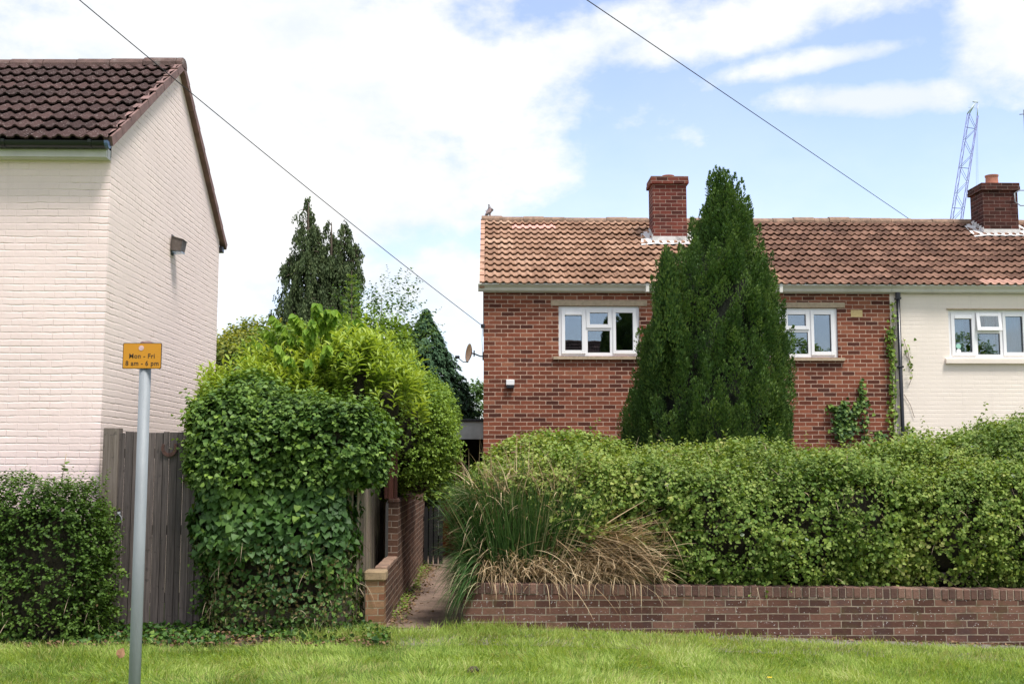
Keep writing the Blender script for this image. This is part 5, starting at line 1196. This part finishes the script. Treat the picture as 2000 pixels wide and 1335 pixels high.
def cone_fir(name, label, x, Y, ztop, zb, r, mat, n=900, drop=.3, sz=.11):
    c = thing(name, label, 'tree', (x, Y, 0)); parts = []; lines = [([(x, Y, 0), (x, Y, ztop * .7), (x, Y, ztop)], [.12, .06, .01])]
    for k in range(n):
        f = rng.random() ** .6; an = rng.random() * 6.283; R_ = r * f ** .8 * (.8 + .35 * rng.random()); d = np.array([math.cos(an), math.sin(an), 0]); m_ = 46; g = rng.random(m_) ** .7
        z0 = ztop - f * (ztop - zb); q = np.array([x, Y, z0 + .15]) + d * (R_ * (.35 + .65 * g))[:, None] + UP * (.18 * g - drop * g * g * 1.3)[:, None] + rv(m_) * .06 * (1.3 - g)[:, None]
        tt = rng.random(); parts.append(leaves(q, d * .7 - UP * .7 + rv(m_) * .5, UP + rv(m_) * .6 + d * .5, sz, 'dia', tint=np.stack([np.clip(.5 * tt + .5 * rng.random(m_), 0, 1), np.zeros(m_), np.zeros(m_)], 1)))
    leafmesh('crown', parts, mat, c); tubes_mesh('trunk', lines, M['bark'], c, 5); return c
x_, z_ = U(832, 618, 27); cone_fir('conifer', 'dark green conical conifer between the small-leaved shrub and the brick house', x_, 27, z_, .8, 2.1, 'conifer2', 1500)
x_, z_ = U(795, 640, 29); cone_fir('conifer', 'lower paler conifer partly behind the dark conical one', x_, 29, z_, 1.5, 1.5, 'conifer', 700)

# ------------------------------------------------------------------ big evergreen in front of the brick house
YY = 16.9
yw = thing('columnar_yew', 'big dense dark green evergreen with plume-like shoots in front of the brick house', 'tree', (UX(1392, 900, YY), YY, 0))
prof = [(334, 1419, 1423), (352, 1408, 1433), (385, 1386, 1458), (430, 1362, 1478), (485, 1332, 1488), (540, 1287, 1506), (606, 1266, 1524), (670, 1250, 1536), (731, 1237, 1545), (800, 1218, 1546), (880, 1210, 1544), (960, 1225, 1540), (1080, 1290, 1480)]
zs_ = np.array([U(1400, p[0], YY)[1] for p in prof])[::-1]; cxp = UX(1405, 600, YY)
rl = np.array([cxp - UX(p[1], p[0], YY) for p in prof])[::-1]; rr_ = np.array([UX(p[2], p[0], YY) - cxp for p in prof])[::-1]
def yr(z, an):
    a, b_ = np.interp(z, zs_, rl), np.interp(z, zs_, rr_); w = (1 + np.cos(an)) / 2; side = a * (1 - w) + b_ * w; return side
parts = []; npl = 1250
zz = rng.uniform(zs_[0] + .5, zs_[-1] - .24, npl * 2); aa = rng.random(npl * 2) * 2 * math.pi; rr0 = yr(zz, aa); kp = rng.random(npl * 2) < np.clip(rr0 / rr0.max() + .12, 0, 1); zz, aa, rr0 = zz[kp][:npl], aa[kp][:npl], rr0[kp][:npl]
C3 = np.stack([np.cos(aa), np.sin(aa), np.zeros(len(aa))], 1)
lump = 1 + .16 * (vn(np.stack([C3[:, 0] * 2, C3[:, 1] * 2, zz * 1.1], 1), 1.6, 2) - .5)
B0 = np.stack([np.full(len(aa), cxp), np.full(len(aa), YY), zz], 1) + C3 * (np.maximum(rr0 * lump - .13 - .15 * rng.random(len(aa)), .01))[:, None] - UP * .22
AX = nrm(UP + C3 * (.1 + .22 * rng.random((len(aa), 1))) + rv(len(aa)) * .1); PL = .3 + .28 * rng.random(len(aa)); PT = rng.random(len(aa))
for i in range(len(aa)):
    m_ = 185; f = rng.random(m_) ** .85; rad = .105 * np.sin(np.clip(f * .96 + .1, 0, 1) * math.pi) ** .7 * (.8 + .4 * PT[i]); a = rng.random(m_) * 6.283
    e1_ = nrm(np.cross(AX[i], [0, 1, .01])); e2_ = np.cross(AX[i], e1_); o_ = e1_ * np.cos(a)[:, None] + e2_ * np.sin(a)[:, None]
    q = B0[i] + AX[i] * (PL[i] * f)[:, None] + o_ * rad[:, None] * (.6 + .4 * rng.random((m_, 1)))
    parts.append(leaves(q, AX[i] * 1.0 + o_ * .65 + rv(m_) * .3, o_ + rv(m_) * .5, .046, 'dia', tint=np.stack([np.clip(.55 * PT[i] + .45 * rng.random(m_), 0, 1), np.clip((f - .75) * 1.2, 0, 1) * rng.random(m_) * .8, np.zeros(m_)], 1)))
# side leader at the left shoulder
leafmesh('crown', parts, 'yew', yw)
x2, z2 = U(1300, 492, YY - .6); parts = []
for k in range(120):
    f = rng.random(); zc_ = z2 - .1 - f * 1.6; an = rng.random() * 6.283; r_ = .04 + .2 * f; c0_ = np.array([x2 + math.cos(an) * r_, YY - .75 + math.sin(an) * r_, zc_ - .2]); m_ = 110; g = rng.random(m_); a = rng.random(m_) * 6.283
    o_ = np.stack([np.cos(a), np.sin(a), np.zeros(m_)], 1); q = c0_ + UP * (.35 * g)[:, None] + o_ * (.07 * np.sin(np.clip(g + .1, 0, 1) * math.pi) ** .7)[:, None]
    parts.append(leaves(q, UP + o_ * .6 + rv(m_) * .3, o_ + rv(m_) * .5, .055, 'dia', tint=np.stack([rng.random(m_), np.clip(g - .7, 0, 1) * rng.random(m_), np.zeros(m_)], 1)))
leafmesh('side_leader', parts, 'yew', yw)
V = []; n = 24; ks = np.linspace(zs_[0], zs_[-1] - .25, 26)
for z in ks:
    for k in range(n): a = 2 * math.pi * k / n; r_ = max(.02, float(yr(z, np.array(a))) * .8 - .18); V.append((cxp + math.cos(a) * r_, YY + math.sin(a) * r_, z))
link_mesh('inner_branches', V, [(i * n + k, i * n + (k + 1) % n, (i + 1) * n + (k + 1) % n, (i + 1) * n + k) for i in range(25) for k in range(n)], M['inner'], yw, smooth=True)  # solid yew core; its dark colour paints the shade between plumes
tubes_mesh('trunk', [([(cxp, YY, 0), (cxp, YY, 1.5), (cxp, YY, 5.5)], [.18, .15, .03])], M['bark'], yw, 8)

# ------------------------------------------------------------------ overgrown bramble hedge on the low wall
bh_ = thing('bramble_hedge', 'long overgrown bramble hedge spilling along the top of the low brick wall', 'hedge', (4.2, 13.4, .4))
BB = []
for i, x in enumerate(np.arange(.9, 9.4, .85)):
    px = 950 + x * 2222 / 14.2; topy = np.interp(px, [1000, 1150, 1300, 1450, 1600, 1720, 1850, 2000, 2400], [880, 884, 908, 904, 888, 878, 860, 824, 806]); zt = 1.74 + (905 - topy) * 14.2 / 2222
    BB.append((x, 13.25 + .06 * math.sin(i * 2.1), .98, .72, .72, .66, 2.8)); BB.append((x + .3, 14.1, (zt + .3) / 2, .8, .95, (zt - .3) / 2 - .04, 2.8))
core('branches', BB, bh_, .74); P, N_ = crown(BB, 720, .3, 1.25, .40, .13); k = (N_[:, 1] < .75) & ((vn(P, 2.6, 2) > .31) | (P[:, 2] > 1.45)); P, N_ = P[k], N_[k]
tb = np.clip((vn(P, 1.5, 3) - .5) * 1.8 + .42 + rng.normal(size=len(P)) * .22, 0, 1)
big = rng.random(len(P)) < .4 + .5 * (vn(P, 1.1, 2) - .5) * 2; Pa, Na, Pb, Nb = P[big], N_[big], P[~big], N_[~big]
leafmesh('foliage', [shoots(Pa, Na * .6 + UP * .45 + rv(len(Pa)) * .8, .14 + .1 * rng.random(len(Pa)), 5, .058, 'oval', young=.4, tintbase=tb[big], curl=.25, face=Na * .6 + UP * .5, frn=.7),
    shoots(Pb, Nb * .6 + UP * .5 + rv(len(Pb)) * .8, .10 + .1 * rng.random(len(Pb)), 7, .036, 'oval', young=.6, tintbase=np.clip(tb[~big] + .1, 0, 1), curl=.25, face=Nb * .6 + UP * .5, frn=.7)], 'bramble', bh_)
q, qn = pick(P[N_[:, 2] > .2], N_[N_[:, 2] > .2], 900); leafmesh('canes', [shoots(q, UP * .8 + rv(len(q)) * .8, .12 + .16 * rng.random(len(q)), 8, .05, 'oval', young=.7, curl=.25)], 'bramble', bh_)
q, qn = pick(P[P[:, 2] > 1.0], N_[P[:, 2] > 1.0], 420); q, qn = pick(P, N_, 420); leafmesh('canes', [shoots(q, qn + UP * .6 + rv(len(q)) * .7, .25 + .25 * rng.random(len(q)), 11, .05, 'oval', young=.5, curl=.3, droop=.6, frn=.7)], 'bramble', bh_)
leafmesh('pale_leaves', [leaves(q + qn * .06, rv(len(q)), qn + UP + rv(len(q)) * .6, .05, 'oval', tint=np.stack([rng.random(len(q)), np.zeros(len(q)), np.zeros(len(q))], 1))], 'bramble_pale', bh_)
kk = (N_[:, 2] > .0) & (P[:, 0] < 5); q, qn = pick(P[kk], N_[kk], 1500); V, Fc, T = ribbons(q + qn * .03, rv(len(q)) + UP * .5, .06 + .1 * rng.random(len(q)), .005, 1., 3); link_mesh('dry_flower_heads', V, Fc, M['straw'], bh_, tint=T)
q, qn = pick(P, N_, 620); twigs('dead_twigs', q + qn * .03, rv(len(q)) + qn * .3, .1 + .35 * rng.random(len(q)), .0032, 'deadtwig', bh_, 1.2)
q = np.array([pt(px, py, 14.0 + .3 * rng.random()) for px, py in ((1830, 885), (1850, 880), (1885, 880), (1930, 880), (1950, 870), (1975, 870), (1990, 870), (1960, 880), (2010, 870), (2040, 870), (1905, 885), (1980, 880), (1810, 885), (1940, 875), (1965, 865), (1985, 862))]); m_ = len(q)
ln = np.array([.22, .3, .25, .3, .42, .5, .4, .38, .5, .5, .25, .45, .2, .36, .5, .46])
for i in range(m_): leafmesh('tall_cane', [shoots(q[i:i + 1], UP + rv(1) * .25, ln[i:i + 1] * .8, 15, .06, 'oval', young=.35, curl=.25)], 'bramble', bh_)
xx = UX(1991, 1070, 12.45)
# ------------------------------------------------------------------ sedge clump and its straw
sd_ = thing('sedge_clump', 'long green sedge blades and dead straw spilling over the low wall by the path', 'grass clump', (.3, 12.7, .45))
SC = [(.42, 13.05, .98, .78, .5, .68, 2.6), (1.25, 13.1, .9, .66, .55, .62, 2.6), (-.08, 12.95, .85, .3, .4, .7, 2.6)]
core('root_mass', SC, sd_, .8); P, N_ = crown(SC + [(.9, 13.9, 1.2, 1.0, .7, .85, 2.6)], 260, .08, 2.4, .5, .05); k = (P[:, 2] > 1.28) | (P[:, 0] > 1.0); P, N_ = P[k], N_[k]
leafmesh('bindweed', [shoots(P, N_ * .6 + UP * .3 + rv(len(P)) * .7, .13, 5, .047, 'heart', young=.55, tintbase=hedge_tint(P, .1), curl=.25)], 'bramble', sd_)
parts = []
def blades(n, x0, x1, y0, y1, z0, z1, dfun, l0, l1, w, b0, b1, dead=.06):
    q = np.stack([rng.uniform(x0, x1, n), rng.uniform(y0, y1, n), rng.uniform(z0, z1, n)], 1); D = dfun(q, n); T = np.stack([rng.random(n), (rng.random(n) < dead) * (.5 + .5 * rng.random(n)), np.zeros(n)], 1)
    return ribbons(q, D, rng.uniform(l0, l1, n), w * (.7 + .6 * rng.random(n)), rng.uniform(b0, b1, n), 7, T)
parts.append(blades(2100, -.15, .9, 12.42, 12.85, .5, .8, lambda q, n: UP + np.stack([(q[:, 0] - .35) * .7, np.full(n, -.22), np.zeros(n)], 1) + rv(n) * .2, .45, 1.02, .012, .1, .9))
parts.append(blades(1500, -.2, .1, 12.45, 12.9, .45, 1.35, lambda q, n: np.stack([np.full(n, -.5), np.full(n, -.35), np.full(n, .75)], 1) + rv(n) * .4, .28, .6, .009, .6, 1.9, .12))
parts.append(blades(700, -.2, -.02, 12.3, 12.8, .35, .8, lambda q, n: np.stack([np.full(n, -.6), np.full(n, -.4), np.full(n, .1)], 1) + rv(n) * .4, .3, .6, .008, 1.2, 2.4, .15))
parts.append(blades(600, .5, 1.5, 12.55, 12.9, .5, .95, lambda q, n: np.stack([np.full(n, .8), np.full(n, -.3), np.full(n, .35)], 1) + rv(n) * .4, .35, .75, .009, .5, 1.6, .4))
parts.append(blades(350, -.1, .9, 12.7, 13.1, .9, 1.45, lambda q, n: UP + rv(n) * .4, .25, .5, .009, .3, 1.2, .4))
V, Fc, T = merge(parts); link_mesh('blades', V, Fc, M['sedge'], sd_, tint=T)
parts = []
pxs = np.array([*rng.uniform(905, 1110, 46), 948, 955, 962, 966, 990, 1008, 1012, 1018, 1024, 1035, 1040, 958, 1003, 1030, 912, 908])
q = np.array([pt(p + rng.normal() * 4, 1000, 12.75) for p in pxs]); D = UP + rv(len(q)) * np.concatenate([np.full(46, .28), np.full(16, .06)])[:, None]; top_ = np.array([*rng.uniform(865, 960, 46), 850, 862, 856, 870, 868, 846, 842, 850, 858, 862, 880, 880, 872, 890, 880, 905])
parts.append(ribbons(q, D, (1000 - top_) * .0058 + .02, np.concatenate([np.full(46, .006), np.full(16, .013)]), np.concatenate([rng.uniform(0, .9, 46), np.full(16, .05)]), 5, np.stack([.4 + .6 * rng.random(len(q)), np.zeros(len(q)), np.zeros(len(q))], 1)))
parts.append(blades(800, -.15, 1.0, 12.42, 12.9, .6, 1.55, lambda q, n: UP * .8 + rv(n) * .8, .2, .55, .008, .3, 1.8, 0))
parts.append(blades(500, -.2, .2, 12.42, 12.8, .5, 1.4, lambda q, n: np.array([[-.5, -.4, .5]]) + rv(n) * .6, .2, .5, .008, .6, 2.2, 0))
parts.append(blades(1500, -.1, 1.55, 12.38, 12.62, .5, .72, lambda q, n: np.stack([rng.normal(size=n) * .6, np.full(n, -.55), rng.normal(size=n) * .5 + .35], 1), .12, .32, .009, .8, 2.6, 0))
parts.append(blades(1000, .5, 1.6, 12.36, 12.66, .5, .98, lambda q, n: np.stack([np.full(n, .9), rng.normal(size=n) * .2 - .25, rng.normal(size=n) * .35 + .15], 1) + rv(n) * .35, .3, .75, .0085, .4, 1.5, 0))
parts.append(blades(650, .5, 2.0, 12.36, 12.66, .5, 1.02, lambda q, n: rv(n) * np.array([1, .3, .6]), .2, .55, .009, .1, 1.0, 0))
parts.append(blades(36, .6, 1.5, 12.4, 12.6, .75, 1.15, lambda q, n: np.array([[.85, -.15, .35]]) + rv(n) * .3, .45, .8, .014, -.2, .5, 0))
parts.append(blades(30, -.0, 1.7, 12.27, 12.3, .46, .5, lambda q, n: np.array([[.1, -.5, .2]]) + rv(n) * .3, .2, .45, .005, 1.8, 3.0, 0))
V, Fc, T = merge(parts); link_mesh('dead_straw', V, Fc, M['straw'], sd_, tint=T)

# ------------------------------------------------------------------ ivy on the brick wall, creeper by the drainpipe
def wallivy(name, label, strokes, n, size, mat, group=None, stems=None):
    q = []; 
    for (x0, y0, x1, y1, w, m_) in strokes:
        for k in range(m_):
            f = rng.random(); px, py = x0 + (x1 - x0) * f + rng.normal() * w, y0 + (y1 - y0) * f + rng.normal() * w * .6; x, z = U(px, py, YH - .03); q.append((x, YH - .03 - rng.random() * .06, z))
    q = np.array(q); m_ = len(q); c = thing(name, label, 'climber', (q[:, 0].mean(), YH - .03, 0), group)
    leafmesh('foliage', [leaves(q, -UP * .5 + rv(m_) * .7, np.array([[0, -1, .5]]) + rv(m_) * .4, size * (.7 + .6 * rng.random(m_)), 'heart', .2, np.stack([rng.random(m_), (rng.random(m_) < .2) * .6, np.zeros(m_)], 1))], mat, c)
    tubes_mesh('stem', stems, M['rust'] if stems and mat == 'shrub' else M['bark'], c, 5); return c
def wp(px, py): x, z = U(px, py, YH - .02); return (x, YH - .02, z)
wallivy('wall_ivy', 'forked dark ivy patch climbing the brick wall right of the big evergreen', [(1650, 850, 1650, 805, 12, 330), (1640, 800, 1622, 796, 6, 60), (1665, 805, 1686, 785, 6, 80), (1685, 790, 1683, 742, 3, 60), (1688, 860, 1690, 800, 4, 40), (1652, 800, 1648, 782, 4, 40), (1720, 856, 1720, 848, 9, 50)], 0, .06, 'ivy', None,
        [([wp(1650, 900), wp(1650, 850), wp(1655, 800)], .012), ([wp(1655, 810), wp(1680, 790), wp(1684, 745)], .006)])
wallivy('wall_creeper', 'thin reddish creeper straggling up both sides of the drainpipe', [(1736, 640, 1740, 700, 3, 90), (1742, 700, 1744, 850, 4, 110), (1744, 590, 1746, 640, 3, 30), (1776, 850, 1772, 830, 6, 30), (1765, 660, 1780, 740, 5, 22), (1742, 640, 1742, 850, 5, 60)], 0, .05, 'shrub', None,
        [([wp(1745, 900), wp(1742, 800), wp(1746, 700), wp(1743, 590)], .006), ([wp(1748, 850), wp(1750, 760), wp(1747, 640)], .005), ([wp(1764, 690), wp(1775, 700), wp(1782, 735), wp(1775, 752)], .004), ([wp(1764, 660), wp(1774, 690), wp(1780, 720)], .004), ([wp(1766, 770), wp(1778, 790), wp(1786, 815)], .004), ([wp(1766, 850), wp(1772, 830), wp(1778, 822)], .004)])
# ------------------------------------------------------------------ trees across the street (mirrored in the windows)
cone_fir('street_conifer', 'tall conifer across the street mirrored beside the red roof in the window', 6.5, -20, 8.5, .5, 1.0, 'conifer2', 420, sz=.16)
cone_fir('street_conifer', 'bigger dark conifer across the street mirrored in the right window pane', 8.7, -19.5, 12.0, .5, 1.6, 'conifer2', 600, sz=.2)
tree('street_tree', 'round leafy tree across the street mirrored low in the right-hand windows', [(17, -24, 6.4, 2.2, 2, 2.1), (20.5, -24, 5.6, 2, 2, 2.2), (27.5, -26, 6.8, 2.3, 2, 2.2)], 12, .2, 'shrub', (21, -24, 4, .2), shoot=.5)

for o in bpy.data.objects:
    if o.name.split('.')[0] in ('dead_twigs', 'dry_leaves', 'dry_flower_heads', 'pale_leaves', 'new_shoots', 'canes', 'dead_straw', 'trailing_ivy', 'trailing_shoots'): o['kind'] = 'stuff'
